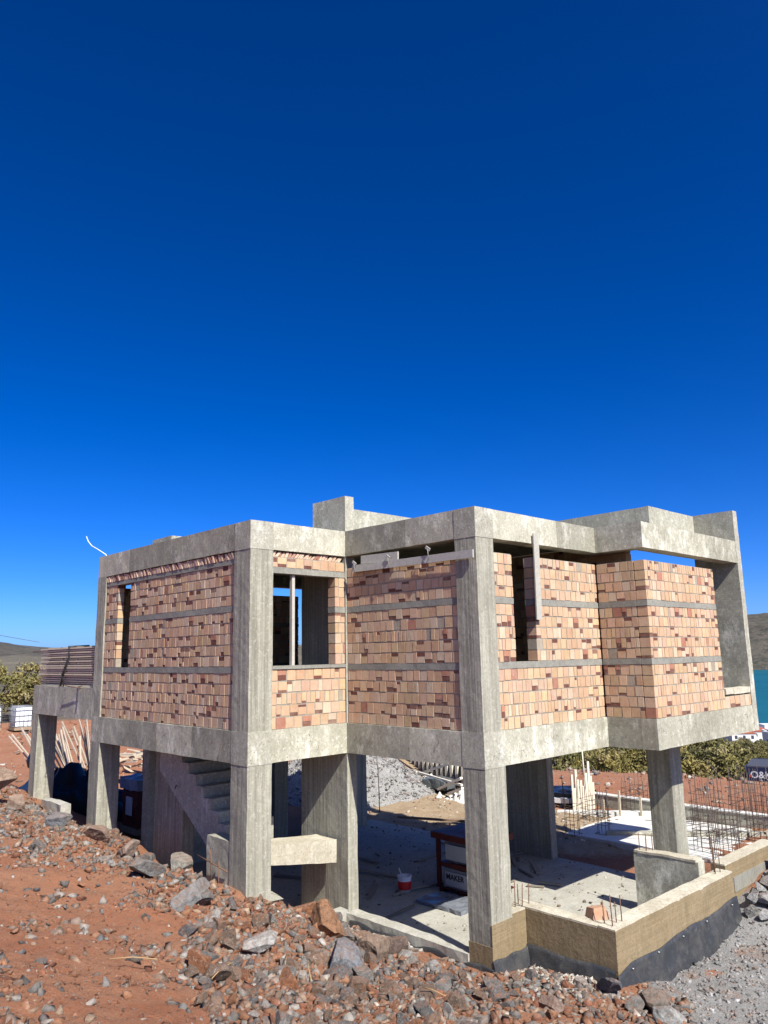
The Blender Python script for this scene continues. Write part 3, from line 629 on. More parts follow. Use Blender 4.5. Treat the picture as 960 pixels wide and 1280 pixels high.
# red wrapped load in the dark at the back left
b=empty('wrapped_pallet',(.55,12.0,-3.2),'pallet of red and white wrapped sacks in the shade behind the left column','pallet')
m=MB(); m.box(.1,1.0,11.6,12.5,-3.2,-3.05,cell=.2,col=(.3,.22,.15)); m.build('deck',M['timber'],b)
m=MB(); m.box(.12,.98,11.62,12.48,-3.04,-2.1,cell=.1,amp=.04,col=(.11,.028,.02)); m.build('load',M['plastic'],b)
m=MB(); m.box(.05,1.05,11.55,12.55,-2.1,-1.85,cell=.1,amp=.07,col=(.25,.28,.33)); m.build('cover',M['plastic'],b)
m=MB(); m.pbox(.08,.095,11.85,12.2,-2.75,-2.3,(.6,.55,.52)); m.build('label_sheet',M['paint'],b)
# black sheeting and timber waste behind the left columns
m=MB(); vs=[];fs=[];n=30
for i in range(n+1):
    for j in range(n+1):
        x=-1.6+3.0*i/n; y=13.2+2.6*j/n; e=math.sin(math.pi*i/n)*math.sin(math.pi*j/n)
        vs.append((x,y,float(ground_z(x,y))-.05+e**.5*(1.05+.5*noise.noise(Vector((x*2.3,y*2.3,2)))+.22*noise.noise(Vector((x*7,y*7,2))))))
fs=[(i*(n+1)+j,(i+1)*(n+1)+j,(i+1)*(n+1)+j+1,i*(n+1)+j+1) for i in range(n) for j in range(n)]
m.add(vs,fs,(.012,.013,.014),True); one('black_sheeting',m,'plastic','heap of crumpled black sheeting behind the far left columns','sheeting',loc=(0,14.4,-3))
r=random.Random(8); g='pale poles leaning in a fan behind the left columns'
for k in range(30):
    bx,by=.0+r.uniform(-.35,.6),15.2+r.uniform(-.4,.5); f=(k/30.-.5)
    q=(bx+1.1*f+.2,by-.9*f+1.5,-1.95+0); tz=-.62+r.uniform(-.30,.22)-.25*abs(f)
    a=(bx*1.0+.5*f,by-.5*f,-2.45); bb=(bx+.9*f*1.7-.35,by-.9*f*1.9+.9,tz)
    k_=r.uniform(.8,1.15); m=MB(); m.bar(a,bb,r.uniform(.035,.06),.03,(.42*k_,.35*k_,.28*k_)); one('pole',m,'timber','weathered pale timber pole in the fan shaped bundle behind the left columns','pole',g,loc=a)
g='scrap timber pieces in the pile behind the left columns'
for k in range(34):
    c=Vector((3.5+r.uniform(-1.1,1.2),18.8+r.uniform(-.9,.9),-2.5+r.uniform(0,.62))); d=Vector((r.uniform(-1,1),r.uniform(-1,1),r.uniform(-.25,.25))).normalized()*r.uniform(.3,.8)
    k_=r.uniform(.7,1.1); m=MB(); m.bar(c-d,c+d,r.uniform(.06,.14),r.uniform(.03,.06),(.52*k_,.44*k_,.34*k_)); one('scrap_timber',m,'timber','short pale offcut tossed on the scrap timber pile','offcut',g,loc=c)
m=MB(); m.hexa([(3.3,17.2,-2.15),(3.9,17.0,-2.15),(3.9,18.6,-2.0),(4.5,18.4,-2.0),(3.3,17.2,-2.10),(3.9,17.0,-2.10),(3.9,18.6,-1.95),(4.5,18.4,-1.95)],.2,.01,(.48,.36,.24)); one('board',m,'timber','tan plywood board lying beside the scrap timber pile','board',loc=(3.9,17.8,-2.1))

r=random.Random(14); g='offcuts and scraps lying on the ground floor'
for k in range(22):
    x,y=r.uniform(.6,5.8),r.uniform(.9,8.5); a=r.uniform(0,3.1); L=r.uniform(.12,.55); q=r.uniform(.5,1.1)
    m=MB(); m.bar((x-math.cos(a)*L,y-math.sin(a)*L,ZG+.03),(x+math.cos(a)*L,y+math.sin(a)*L,ZG+.03+r.uniform(0,.04)),r.uniform(.04,.12),.025,(.34*q,.29*q,.22*q)); one('offcut',m,'timber','short timber offcut lying on the shaded ground floor slab','offcut',g,loc=(x,y,ZG))
# ---------------------------------------------------------------- shuttering yard behind the house
r=random.Random(21)
A=Vector((14.0,16.0,0)); B=Vector((10.45,9.05,0)); PG='posts of the timber shuttering fence'
fence=empty('shuttering_fence',(12.7,12.8,-3.2),'long timber shuttering with pale posts and braces beyond the gravel heap','shuttering')
n=17
for k in range(n):
    q=k/(n-1); P=A.lerp(B,q); zb=float(ground_z(P.x,P.y))-.1; zt=-2.72+.38*q+r.uniform(-.06,.10)
    MB().bar((P.x,P.y,zb),(P.x+r.uniform(-.05,.05),P.y,zt),.11,.10,(.66,.60,.50)).build('post',M['timber'],fence)
d=(B-A).normalized(); nn=Vector((d.y,-d.x,0)); 
if nn.dot(Vector((-9.4,-7.7,0))-A)<0: nn=-nn
m=MB(); Q0=A-nn*.12; Q1=B-nn*.12; m.bar((Q0.x,Q0.y,-2.95),(Q1.x,Q1.y,-2.85),.04,1.0,(.07,.055,.05)); m.build('panel_sheet',M['timber'],fence)
def brace(a,b,w=.11): MB().bar(a,b,w,.07,(.70,.64,.54)).build('brace',M['timber'],fence)
brace((14.3,17.6,-3.2),(13.9,16.0,-2.45)); brace((11.75,13.3,-3.3),(10.7,10.0,-2.35)); brace((13.3,15.6,-2.85),(12.0,12.3,-2.55)); brace((11.3,12.4,-3.0),(10.0,9.2,-2.95),.08)
brace((10.3,10.5,-3.25),(10.1,9.3,-2.75)); brace((9.9,9.7,-3.25),(9.8,9.0,-3.0)); brace((12.9,16.1,-3.2),(12.3,14.2,-2.5))
def heapz(cx,cy,rx,ry,h,seed,p,rough):
    def f(x,y):
        a,b=(x-cx)/rx,(y-cy)/ry; e=max(0,1-math.hypot(a,b))**(1/p)
        return float(ground_z(x,y))-.15+e*h+(noise.fractal(Vector((x*1.7+seed,y*1.7,0)),1.,2.,5)*.22+noise.noise(Vector((x*9,y*9,seed)))*rough)*min(1,e*4)
    return f
def heap(name,cx,cy,rx,ry,h,mat,label,cat,kind=None,seed=1,N=46,p=1.2,col=(1,1,1),rough=.05):
    m=MB(); vs=[]
    for i in range(N+1):
        for j in range(N+1):
            a,b=2*i/N-1,2*j/N-1; x,y=cx+a*rx,cy+b*ry; e=max(0,1-math.hypot(a,b))**(1/p)
            vs.append((x,y,float(ground_z(x,y))-.15+e*h+(noise.fractal(Vector((x*1.7+seed,y*1.7,0)),1.,2.,5)*.22+noise.noise(Vector((x*9,y*9,seed)))*rough)*min(1,e*4)))
    fs=[(i*(N+1)+j,(i+1)*(N+1)+j,(i+1)*(N+1)+j+1,i*(N+1)+j+1) for i in range(N) for j in range(N)]
    m.add(vs,fs,col,True); o=m.build(name,mat,None,(cx,cy,float(ground_z(cx,cy)))); tag(o,label,cat,kind=kind); return o
t=NT('grey_gravel',.95); a=t.noise(40,4,.8); c=t.mix(t.ramp(t.noise(2,6,.7),.35,.65),(.30,.29,.275),(.38,.365,.34)); c=t.mix(t.ramp(a,.42,.6,0,.8),c,(.13,.13,.125)); c=t.mix(t.ramp(t.noise(22,4,.8),.56,.64,0,.8),c,(.55,.53,.49)); M['gravel']=t.out(c,t.math('ADD',a,t.noise(14,5,.7)),.04,.8)
heap('gravel_heap',8.9,13.7,3.2,3.6,1.75,M['gravel'],'large heap of grey gravel behind the house, in front of the shuttering','gravel heap','stuff',2)
heap('rubble_heap',11.3,12.6,1.3,2.2,.36,M['concrete_white'],'white lumpy rubble heap at the foot of the timber braces','rubble heap','stuff',5,rough=.16)
heap('rubble_heap',10.0,9.4,.9,.8,.34,M['concrete_white'],'white lumpy rubble heap at the near end of the shuttering','rubble heap','stuff',6,rough=.16)
m=MB(); m.box(10.3,11.2,10.2,11.3,-3.25,-2.98,cell=.1,amp=.06,col=(.10,.11,.11)); one('tarpaulin',m,'plastic','dark tarpaulin spread between the white rubble and the ochre earth','tarpaulin',loc=(10.7,10.7,-3.2))
for a,b,lab in (((6.9,9.0,-3.42),(8.3,5.6,-3.40),'long brown timber lying on the ochre earth beyond the shade edge'),):
    m=MB(); m.bar(a,b,.07,.06,(.25,.17,.11)); one('timber_beam',m,'timber',lab,'beam',loc=a)
m=MB(); m.tube([(7.3,10.2,-3.6),(7.28,10.2,-2.5),(7.25,10.25,-1.75)],.015,6,(.10,.08,.07)); one('steel_rod',m,'metal','single thin steel rod standing upright before the gravel heap','rod',loc=(7.3,10.2,-3.5))
# concrete pads, low walls and steel of the neighbouring foundation
padm=M['concrete_white']
m=MB(); m.box(8.7,12.35,-.5,4.6,-3.8,-3.52,cell=.4,amp=.02); one('foundation_pad',m,'concrete_white','broad white concrete pad with steel bars standing before it','concrete pad',loc=(13.2,2,-3.6))
m=MB(); m.box(12.42,12.66,.6,9.0,-3.8,-3.19,cell=.4,amp=.01); lw=one('low_wall',m,'concrete','long low grey concrete wall in front of the red earth strip','low wall',loc=(12.5,5,-3.6))
m=MB(); m.box(12.40,12.68,.6,9.0,-3.185,-3.15,cell=.3,amp=.01); m.build('coping',M['concrete_white'],lw)
m=MB(); m.hexa([(9.2,3.6,-3.8),(9.4,3.65,-3.8),(11.9,.1,-3.8),(12.1,.2,-3.8),(9.2,3.6,-3.42),(9.4,3.65,-3.42),(11.9,.1,-3.4),(12.1,.2,-3.4)],.3,.012); one('foundation_strip',m,'concrete','low grey concrete strip footing between the steel cages','footing',loc=(10.6,1.9,-3.6))
m=MB(); m.hexa([(10.7,6.1,-3.8),(10.9,6.2,-3.8),(12.2,3.9,-3.8),(12.4,4.0,-3.8),(10.7,6.1,-3.45),(10.9,6.2,-3.45),(12.2,3.9,-3.43),(12.4,4.0,-3.43)],.3,.012); one('foundation_strip',m,'concrete_white','pale strip footing under the short timber pegs','footing',loc=(11.5,5,-3.6))
# upright plank fence
f=empty('plank_fence',(9.9,6.0,-3.5),'row of jagged upright pale planks on the edge of the dark pit','plank fence')
hs=[1.75,1.15,1.95,1.5,1.45,1.2,1.55,1.75,2.25,1.6,1.3]
p0=Vector((11.2,5.85,-3.6)); p1=Vector((11.95,5.62,-3.6))
for k,h in enumerate(hs):
    q=p0.lerp(p1,k/(len(hs)-1)); hh=h*.66; MB().bar((q.x,q.y,q.z),(q.x+r.uniform(-.03,.03),q.y,q.z+hh),.085,.03,(.66,.58,.44) if k%3 else (.56,.50,.40),up=(.2,1,0)).build('plank',M['timber'],f)
q=p0.lerp(p1,.62); MB().tube([(q.x,q.y,-2.9),(q.x-.05,q.y,-1.55)],.022,6,(.62,.56,.45)).build('pole',M['timber'],f)
m=MB(); m.box(11.6,12.9,6.1,7.5,-3.62,-3.12,cell=.25,amp=.08,col=(.012,.012,.013)); one('black_pit_liner',m,'plastic','glossy black liner bulging in the pit left of the upright planks','pit liner',loc=(11.8,7.7,-3.5))
m=MB(); m.bar((11.2,7.2,-3.3),(11.35,6.05,-3.25),.12,.14,(.74,.73,.70)); one('beam',m,'paint','short white beam bridging the pit beside the upright planks','beam',loc=(10,6.9,-3.2))
# steel cages: bars and ties are parts
RC=(.095,.07,.058)
def cage(cx,cy,z0,h,w,nb,nt,label,group,rs,flare=.05,d=None):
    rr=random.Random(rs); c=empty('rebar_cage',(cx,cy,z0),label,'rebar cage',group); d=d or w
    per=[]
    for k in range(nb):
        t_=k/nb*4; s_=int(t_); q=t_-s_; per.append([(-w/2+w*q,-d/2),(w/2,-d/2+d*q),(w/2-w*q,d/2),(-w/2,d/2-d*q)][s_])
    for px,py in per:
        hh=h*rr.uniform(.66,.98); MB().tube([(cx+px,cy+py,z0-.1),(cx+px,cy+py,z0+hh*.5),(cx+px+rr.uniform(-flare,flare),cy+py+rr.uniform(-flare,flare),z0+hh)],.0075,5,RC).build('bar',M['metal'],c)
    for k in range(nt):
        z_=z0+.1+k*h*.62/max(1,nt); e=.012
        MB().tube([(cx-w/2-e,cy-d/2-e,z_),(cx+w/2+e,cy-d/2-e,z_+.01),(cx+w/2+e,cy+d/2+e,z_),(cx-w/2-e,cy+d/2+e,z_+.01),(cx-w/2-e,cy-d/2-e,z_)],.006,4,RC).build('tie',M['metal'],c)
    return c
cg='rebar cages standing about the new foundations'
cage(8.8,4.35,-3.62,1.75,.35,6,3,'tall rebar cage in the house shadow, left of the slim rear column',cg,1)
cage(9.35,3.75,-3.62,1.15,.30,6,3,'shorter rebar cage beside the tall one in the house shadow',cg,2)
cage(11.0,5.0,-3.6,1.05,.9,14,5,'wide low rebar cage at the right end of the upright planks',cg,3,d=.4)
cage(12.6,4.6,-3.5,1.1,.8,12,5,'low rebar cage before the grey wall, left of the slim rear column',cg,4,d=.4)
cage(9.4,1.05,-3.66,1.7,.4,8,4,'rebar cage directly right of the slim rear column',cg,5)
cage(8.9,.35,-3.66,1.35,.5,10,4,'rebar cage rising behind the joint of the low tan walls',cg,6)
cage(10.6,1.0,-3.62,1.9,.5,10,5,'tall rebar cage in the middle of the right hand steel',cg,7)
cage(11.4,.5,-3.6,1.9,.8,14,5,'broad rebar cage left of the tall pointed stake',cg,8,d=.5)
cage(12.3,2.3,-3.46,1.4,.9,14,4,'rebar cage standing on the white pad before the yellow vest',cg,9,d=.5)
cage(13.6,1.7,-3.46,1.5,1.0,14,4,'farthest rebar cage near the end of the grey wall',cg,10,d=.6)
def mat_bars(name,pts,label):
    c=empty(name,pts[0][0],label,'steel bars','loose steel bars on the foundations')
    for a,b in pts:
        q=[Vector(a).lerp(Vector(b),k/4)+Vector((0,0,-.06*math.sin(math.pi*k/4)+.03*r.uniform(-1,1))) for k in range(5)]
        MB().tube(q,.009,5,RC).build('bar',M['metal'],c)
mat_bars('lying_bars',[((9.4,1.6,-2.95),(12.4,.0,-2.95)),((9.3,1.3,-3.1),(11.8,.2,-3.1)),((9.8,2.2,-3.0),(12.6,1.0,-3.0)),((10.0,1.6,-3.3),(12.9,.4,-3.2))],'long steel bars tied level through the right hand cages')
mat_bars('lying_bars',[((10.0,2.6,-3.35),(12.6,1.8,-3.35)),((9.2,3.0,-3.4),(10.6,.9,-3.3)),((10.9,3.4,-3.4),(13.3,2.0,-3.4))],'steel bars lying low across the white pad')
g='thin stakes along the footings'
for k,(x,y,h) in enumerate(((11.6,4.55,.75),(12.0,4.1,.6),(11.3,4.9,.5),(12.5,3.6,.55),(10.2,2.7,.7),(9.6,1.9,.6))):
    m=MB(); z_=float(ground_z(x,y)); m.bar((x,y,z_-.1),(x,y,z_+h),.06,.03,(.58,.49,.36)); one('stake',m,'timber','short pale timber peg driven in beside the footings','stake',g,loc=(x,y,z_))
m=MB(); a=(11.15,-.25,-3.6); m.add([(11.09,-.28,-3.6),(11.21,-.30,-3.6),(11.21,-.20,-3.6),(11.09,-.18,-3.6),(11.1,-.22,-1.75)],[(0,1,4),(1,2,4),(2,3,4),(3,0,4),(0,3,2,1)],(.50,.43,.32)); one('stake',m,'timber','tall pointed timber stake at the right edge of the steel','stake',loc=a)
m=MB(); m.bar((12.8,.6,-3.6),(12.75,.62,-1.85),.13,.03,(.5,.45,.37)); one('stake',m,'timber','flat topped timber board standing upright below the blue machine','stake',loc=(12.8,.6,-3.6))
m=MB(); m.bar((8.0,-.9,-2.62),(9.6,-1.2,-2.38),.06,.05,(.33,.27,.19)); one('timber_brace',m,'timber','rough timber laid from the low wall end towards the rusty panel','brace',loc=(8,-.9,-2.6))
m=MB(); m.box(8.2,9.6,-1.35,-1.28,-3.3,-2.66,cell=.2,amp=.01,col=(.16,.05,.025)); m.bar((8.15,-1.42,-3.4),(8.1,-1.40,-2.35),.06,.05,(.45,.38,.27)); one('formwork_panel',m,'timber','rust brown shuttering panel beside the end of the low wall','panel',loc=(8.9,-1.3,-3.3))
m=MB(); m.box(12.4,12.65,3.15,3.45,-3.16,-2.98,cell=.08,amp=.03,col=(.72,.80,.03)); one('safety_vest',m,'plastic','neon yellow safety vest left on the low grey wall','vest',loc=(12.5,3.3,-3.1))
m=MB(); m.hexa([(1.0,-1.08,-2.67),(1.3,-1.2,-2.67),(1.12,-.86,-2.67),(1.42,-.98,-2.67),(1.06,-1.06,-2.5),(1.24,-1.14,-2.50),(1.13,-.9,-2.53),(1.36,-1.0,-2.53)],.05,.012,(.40,.24,.15)); one('clay_block',m,'brick','broken brown clay block lying by the starter bars on the wall corner','block',loc=(1.2,-1.,-2.67))
m=MB(); m.tube([(.55,-1.95,-3.50),(1.05,-1.80,-3.44)],.022,8,(.72,.70,.64)); one('plastic_pipe',m,'paint','short white plastic pipe lying by the corner of the black membrane','pipe',loc=(.8,-1.9,-3.5))
m=MB(); m.tube([(.45,-1.62,-3.46),(1.35,-2.10,-3.50)],.018,8,(.60,.52,.40)); one('pole_offcut',m,'timber','thin pale stick lying next to the short white pipe','stick',loc=(.8,-1.9,-3.5))
# ---------------------------------------------------------------- excavator beyond the red earth
ex=empty('excavator',(28.4,5.2,-5.9),'dark blue excavator, its counterweight lettered in white, behind the red earth strip','excavator')
fx=Vector((27.9,7.36,-.10)); dl=Vector((.30,-1,0)).normalized(); dn=Vector((1,.30,0)).normalized()   # dl: along the rear face, to the right; dn: away from the viewer
def exbox(name,l0,l1,n0,n1,z0,z1,col,mat='paint',parent=None,cell=.4,amp=0.003,slant=0):
    P=[]
    for z_ in (z0,z1):
        for nn_ in (n0,n1):
            for l_ in (l0,l1): P.append(fx+dl*(l_+(slant if z_==z0 and l_==l0 else 0))+dn*nn_+Vector((0,0,z_)))
    m=MB(); m.hexa(P,cell,amp,col); return m.build(name,M[mat],parent or ex)
NAVY=(.012,.018,.05)
cw=exbox('counterweight',-.15,2.6,0,.9,-4.95,-4.08,NAVY,slant=.12); exbox('engine_hood',-.05,2.5,.05,2.6,-4.08,-4.03,(.07,.07,.075)); exbox('body',.1,2.4,.92,3.4,-4.9,-4.1,NAVY)
exbox('undercarriage',.4,2.2,.6,3.2,-5.35,-4.97,(.01,.01,.01)); exbox('cab',1.5,2.5,3.42,5.0,-4.9,-3.0,(.02,.025,.05))
for l0 in (-.2,2.1):
    m=MB(); prof=[(-.3,-5.75),(0,-5.95),(3.6,-5.95),(3.9,-5.75),(3.9,-5.4),(3.6,-5.2),(0,-5.2),(-.3,-5.4)]
    V=[]
    for l_ in (l0,l0+.5):
        for a_,z_ in prof: V.append(fx+dl*l_+dn*a_+Vector((0,0,z_)))
    k=len(prof); m.add(V,[tuple(range(k)),tuple(range(2*k-1,k-1,-1))]+[(i,(i+1)%k,k+(i+1)%k,k+i) for i in range(k)],(.012,.012,.012)); m.build('track',M['metal'],ex)
m=MB(); q0=fx+dl*2.7+dn*4+Vector((0,0,-4.4)); m.bar(q0,q0+dn*2.8+Vector((0,0,2.4)),.35,.5,NAVY); m.bar(q0+dn*2.8+Vector((0,0,2.4)),q0+dn*5.2+Vector((0,0,.3)),.3,.4,NAVY); m.build('boom',M['paint'],ex)
t=NT('white_lettering',.6); M['white']=t.out((.46,.48,.52))
ang=math.atan2(dl.y,dl.x); text_mesh('O&K',.42,M['white'],cw,fx+dl*.52-dn*.012+Vector((0,0,-4.42)),(math.radians(90),0,ang),'logo',bold=True)
exbox('lamp',.02,.14,-.03,.0,-4.52,-4.42,(.30,.05,.03))
# ---------------------------------------------------------------- far white houses
def villa(x,y,z,w,d,h,yaw,roof,label,seed):
    rr=random.Random(seed); o=empty('white_house',(x,y,z),label,'house','white houses by the bay'); o.rotation_euler=(0,0,yaw)
    def pb(name,a,mat,parent=o):
        m=MB()
        for q in a: m.pbox(*q)
        ob=m.build('_t',mat,None); ob.name=name; ob.parent=parent; return ob
    W=(.72,.71,.68)
    wl=pb('wall',[(-w/2,w/2,-d/2,d/2,0,h,W)],M['paint'])
    if roof=='tile':
        m=MB(); m.prism([(-d/2-.3,h),(d/2+.3,h),(0,h+1.6)],-w/2-.3,w/2+.3,'x',(.45,.14,.08)); ob=m.build('roof',M['paint'],None); ob.parent=o
    else: pb('roof',[(-w/2-.1,w/2+.1,-d/2-.1,d/2+.1,h,h+.35,W)],M['paint']); pb('upper_block',[(-w/4,w/3,-d/3,d/4,h+.35,h+2.7,W)],M['paint'])
    for fl in range(int(h//2.8)):
        for k in range(int(w//2.6)):
            xx=-w/2+1.3+k*2.6; z_=fl*2.9+.9; pb('window',[(xx-.5,xx+.5,-d/2-.04,-d/2+.05,z_,z_+1.3,(.05,.06,.08))],M['paint']) if rr.random()<.85 else None
        for k in range(int(d//3)):
            yy=-d/2+1.5+k*3; pb('window',[(-w/2-.04,-w/2+.05,yy-.5,yy+.5,fl*2.9+.9,fl*2.9+2.2,(.05,.06,.08))],M['paint'])
    return o
T='tile';F_='flat'
for k,a in enumerate([(303,121,-37.5,14,9,5.8,.7,T,'nearest white house with a red tiled roof under the slab corner'),(318,133,-36.5,10,8,3.2,.5,T,'small white house with orange roof left of the others'),
    (289,101,-37,8,7,5.8,.9,F_,'white cube house at the right edge of the view, nearest row'),(330,116,-39,12,9,6,.6,F_,'white flat roofed house in the second row'),
    (372,140,-42,14,10,6,.6,T,'white house with tiled roof in the third row from the front'),(366,121,-42,12,9,5.8,.9,F_,'white block house in the third row at the frame edge'),
    (410,150,-45,16,10,6,.7,F_,'long white house close to the shore'),(420,131,-45,12,10,6,.7,T,'white house with red roof nearest the shore'),(447,150,-47,16,10,6,.6,F_,'white waterside house right under the blue bay')]):
    x,y,z,w,d,h,yw,rf,lb=a; z=min(z,float(ground_z(x,y))-.2) if float(ground_z(x,y))<z else float(ground_z(x,y))-.3; villa(x,y,z,w,d,h,yw,rf,lb,k)
# caged water tanks at the far left
for k,(x,y,lab) in enumerate(((3.35,34.6,'white caged water tank at the left edge of the photo'),(4.65,34.0,'white caged water tank in the gap beside the house wing'))):
    z_=float(ground_z(x,y))+.12; o=empty('water_tank',(x,y,z_),lab,'water tank','caged water tanks under the olive tree'); 
    m=MB(); m.box(x-.38,x+.38,y-.38,y+.38,z_+.12,z_+1.1,cell=.25,amp=.02,col=(.70,.74,.74)); m.build('bottle',M['plastic'],o)
    m=MB()
    for h in (.14,.4,.66,.92,1.12): m.tube([(x-.42,y-.42,z_+h),(x+.42,y-.42,z_+h),(x+.42,y+.42,z_+h),(x-.42,y+.42,z_+h),(x-.42,y-.42,z_+h)],.016,5,(.25,.27,.29))
    for q in range(5):
        a=-.42+q*.21
        for (px,py) in ((a,-.42),(-.42,a),(a,.42),(.42,a)): m.tube([(x+px,y+py,z_+.1),(x+px,y+py,z_+1.12)],.014,5,(.25,.27,.29))
    m.build('cage',M['metal'],o)
    m=MB(); m.box(x-.43,x+.43,y-.43,y+.43,z_-.05,z_+.1,cell=.4,col=(.3,.22,.15)); m.build('pallet',M['timber'],o)
m=MB(); m.lathe((-1.6,13.9,-1.62),[(0,0),(.12,.01),(.26,.10),(.30,.26),(.24,.42),(.12,.50),(0,.52)],16,(.035,.045,.055)); one('black_bag',m,'plastic','round black rubbish bag between the rocks and the far left column','bag',loc=(-1.6,13.9,-1.6))
# overhead wires
for k,dz in enumerate((0,1.1)):
    m=MB(); pts=[]
    for q in range(13):
        f_=q/12; pts.append((22.9-2.0*f_*4,84+24*f_*4,2.7+(.75 if k else 0)*1.0+f_*4*(2.1+.35*k)))
    m.tube(pts,.035,4,(.12,.13,.15)); one('overhead_wire',m,'metal',('lower' if k==0 else 'upper')+' of two thin overhead wires in the sky above the left hill','wire',loc=pts[0])
# ---------------------------------------------------------------- trees
t=NT('olive_foliage',.75); oi=t.n('ShaderNodeObjectInfo'); c=t.attr(); v=t.mix(t.math('MULTIPLY',oi.outputs['Random'],.7),c,t.mix(1.,c,(1.45,1.15,.75),'MULTIPLY')); t.b.inputs['Subsurface Weight'].default_value=0; M['leaf']=t.out(v)
t=NT('olive_bark',.95); M['bark']=t.out(t.mix(t.noise(6,5,.7),(.10,.08,.06),(.19,.16,.125)),t.noise(14,5,.7),.03,.7)
def tree_parts(seed,H=4.2,R=2.5,clumps=70,leaves=62,ls=.17):
    r=np.random.RandomState(seed); rr=random.Random(seed)
    tr=MB(); top=Vector((rr.uniform(-.3,.3),rr.uniform(-.3,.3),H*.38))
    tr.tube([(0,0,-.4),(.05,.03,.3),tuple(top*.7),tuple(top)],[.26,.2,.16,.13],8)
    for k in range(7):
        a=k*.9+rr.random(); e=Vector((math.cos(a)*R*.6,math.sin(a)*R*.6,H*rr.uniform(.55,.8))); mid=top.lerp(e,.5)+Vector((0,0,-.15)); tr.tube([top*.9,mid,e],[.09,.06,.025],6)
    C=[]; 
    while len(C)<clumps:
        p=r.uniform(-1,1,3); 
        q=np.linalg.norm(p)
        if q>1 or q<.45: continue
        n_=noise.noise(Vector((p[0]*1.7+seed*3.1,p[1]*1.7,p[2]*1.7)))
        if n_<-.18: continue
        s=1+.22*n_*2
        C.append((p[0]*R*s,p[1]*R*s,H*.58+p[2]*H*.40*s, r.uniform(.25,.52)))
    C=np.array(C); nL=leaves*len(C); ci=np.repeat(np.arange(len(C)),leaves)
    off=r.normal(size=(nL,3)); off/=np.linalg.norm(off,axis=1)[:,None]; off*=(r.uniform(0,1,(nL,1))**.45)
    P=C[ci,:3]+off*C[ci,3:4]*np.array([1.15,1.15,.85])
    a=r.normal(size=(nL,3)); a/=np.linalg.norm(a,axis=1)[:,None]; b=np.cross(a,r.normal(size=(nL,3))); b/=np.linalg.norm(b,axis=1)[:,None]
    sz=r.uniform(.55,1.25,(nL,1))*ls; a*=sz; b*=sz*.42
    V=np.stack([P-a,P-b,P+a,P+b],1).reshape(-1,3); F=np.arange(nL*4).reshape(-1,4)
    cc=np.array([[.13,.13,.052],[.155,.15,.06],[.18,.165,.073],[.075,.08,.035],[.20,.19,.11]])
    ck=r.choice(5,len(C),p=[.3,.27,.18,.15,.1]); col=cc[ck][ci]*r.uniform(.75,1.25,(nL,1))
    me=bpy.data.meshes.new('crown'); me.vertices.add(len(V)); me.vertices.foreach_set('co',V.ravel()); me.loops.add(nL*4); me.loops.foreach_set('vertex_index',F.ravel().astype(np.int32))
    me.polygons.add(nL); me.polygons.foreach_set('loop_start',(np.arange(nL)*4).astype(np.int32)); me.polygons.foreach_set('loop_total',np.full(nL,4,np.int32)); me.update(calc_edges=True)
    ca=me.color_attributes.new('Col','FLOAT_COLOR','CORNER'); ca.data.foreach_set('color',np.repeat(np.c_[col,np.ones(nL)],4,axis=0).astype(np.float32).ravel()); me.materials.append(M['leaf'])
    return tr,me
protos=[]
for s_ in range(5):
    tr,me=tree_parts(s_+1,H=[4.2,3.6,4.8,3.3,4.4][s_],R=[2.5,2.3,2.6,2.2,2.9][s_],clumps=[95,85,110,75,100][s_],leaves=80,ls=.13)
    ob=tr.build('trunk',M['bark'],None); protos.append((ob.data,me)); bpy.data.objects.remove(ob)
def plant(k,x,y,sc,rot,label,group,name='olive_tree',dz=-.15):
    o=bpy.data.objects.new(name,None); COL.objects.link(o); o.location=(x,y,float(ground_z(x,y))+dz); o.scale=(sc,sc,sc); o.rotation_euler=(0,0,rot); tag(o,label,'tree',group)
    for nm,me in zip(('trunk','crown'),protos[k]):
        c=bpy.data.objects.new(nm,me); COL.objects.link(c); c.parent=o
    return o
r=random.Random(77)
placed=[]; tries=0
while len(placed)<250 and tries<16000:
    tries+=1; az=r.uniform(12,43); d=44+215*r.random()**1.3; x,y=CAMP[0]+d*math.cos(math.radians(az)),CAMP[1]+d*math.sin(math.radians(az))
    if math.hypot(x-28.5,y-6)<7: continue
    top=float(ground_z(x,y))+3.9
    if (1.2-top)/d<np.interp(az,[14,19.5,22,25,30],[.125,.120,.106,.098,.092])-(.010 if d>130 else 0): continue
    if all(math.hypot(x-a,y-b)>2.9+d*.008 for a,b in placed): placed.append((x,y))
for x,y in placed: plant(r.randrange(5),x,y,r.uniform(.72,1.05),r.uniform(0,6.3),'grey green olive tree in the dense grove on the slope behind the red earth','olive trees in the grove on the slope')
plant(4,5.3,40.3,.86,.4,'large pale olive tree at the left edge behind the water tanks',None); plant(2,8.6,43.5,.6,1.9,'olive tree partly behind the panel stack on the left',None); plant(0,2.2,44,.8,3.,'olive tree behind the leftmost water tank',None)
g='low scrub bushes on the far left slope'
for k in range(46):
    d_=58+150*r.random()**1.2; a_=math.radians(r.uniform(57,76)); plant(k%5,CAMP[0]+d_*math.cos(a_),CAMP[1]+d_*math.sin(a_),r.uniform(.25,.55),k*1.7,'low dark scrub bush on the slope at the far left',g,'scrub_bush')
g='low scrub trees on the slopes beyond the site'
for k,(x,y,s) in enumerate(((14,43,.45),(18,45,.5),(24,40,.5),(28,37,.6),(33,33,.6),(36,28,.7),(22,48,.5),(10,50,.45),(3,52,.5),(40,26,.7),(18,56,.6),(30,44,.6))): plant(k%5,x,y,s,k*1.3,'small dark scrub tree on the slope beyond the shuttering yard',g,'scrub_tree')
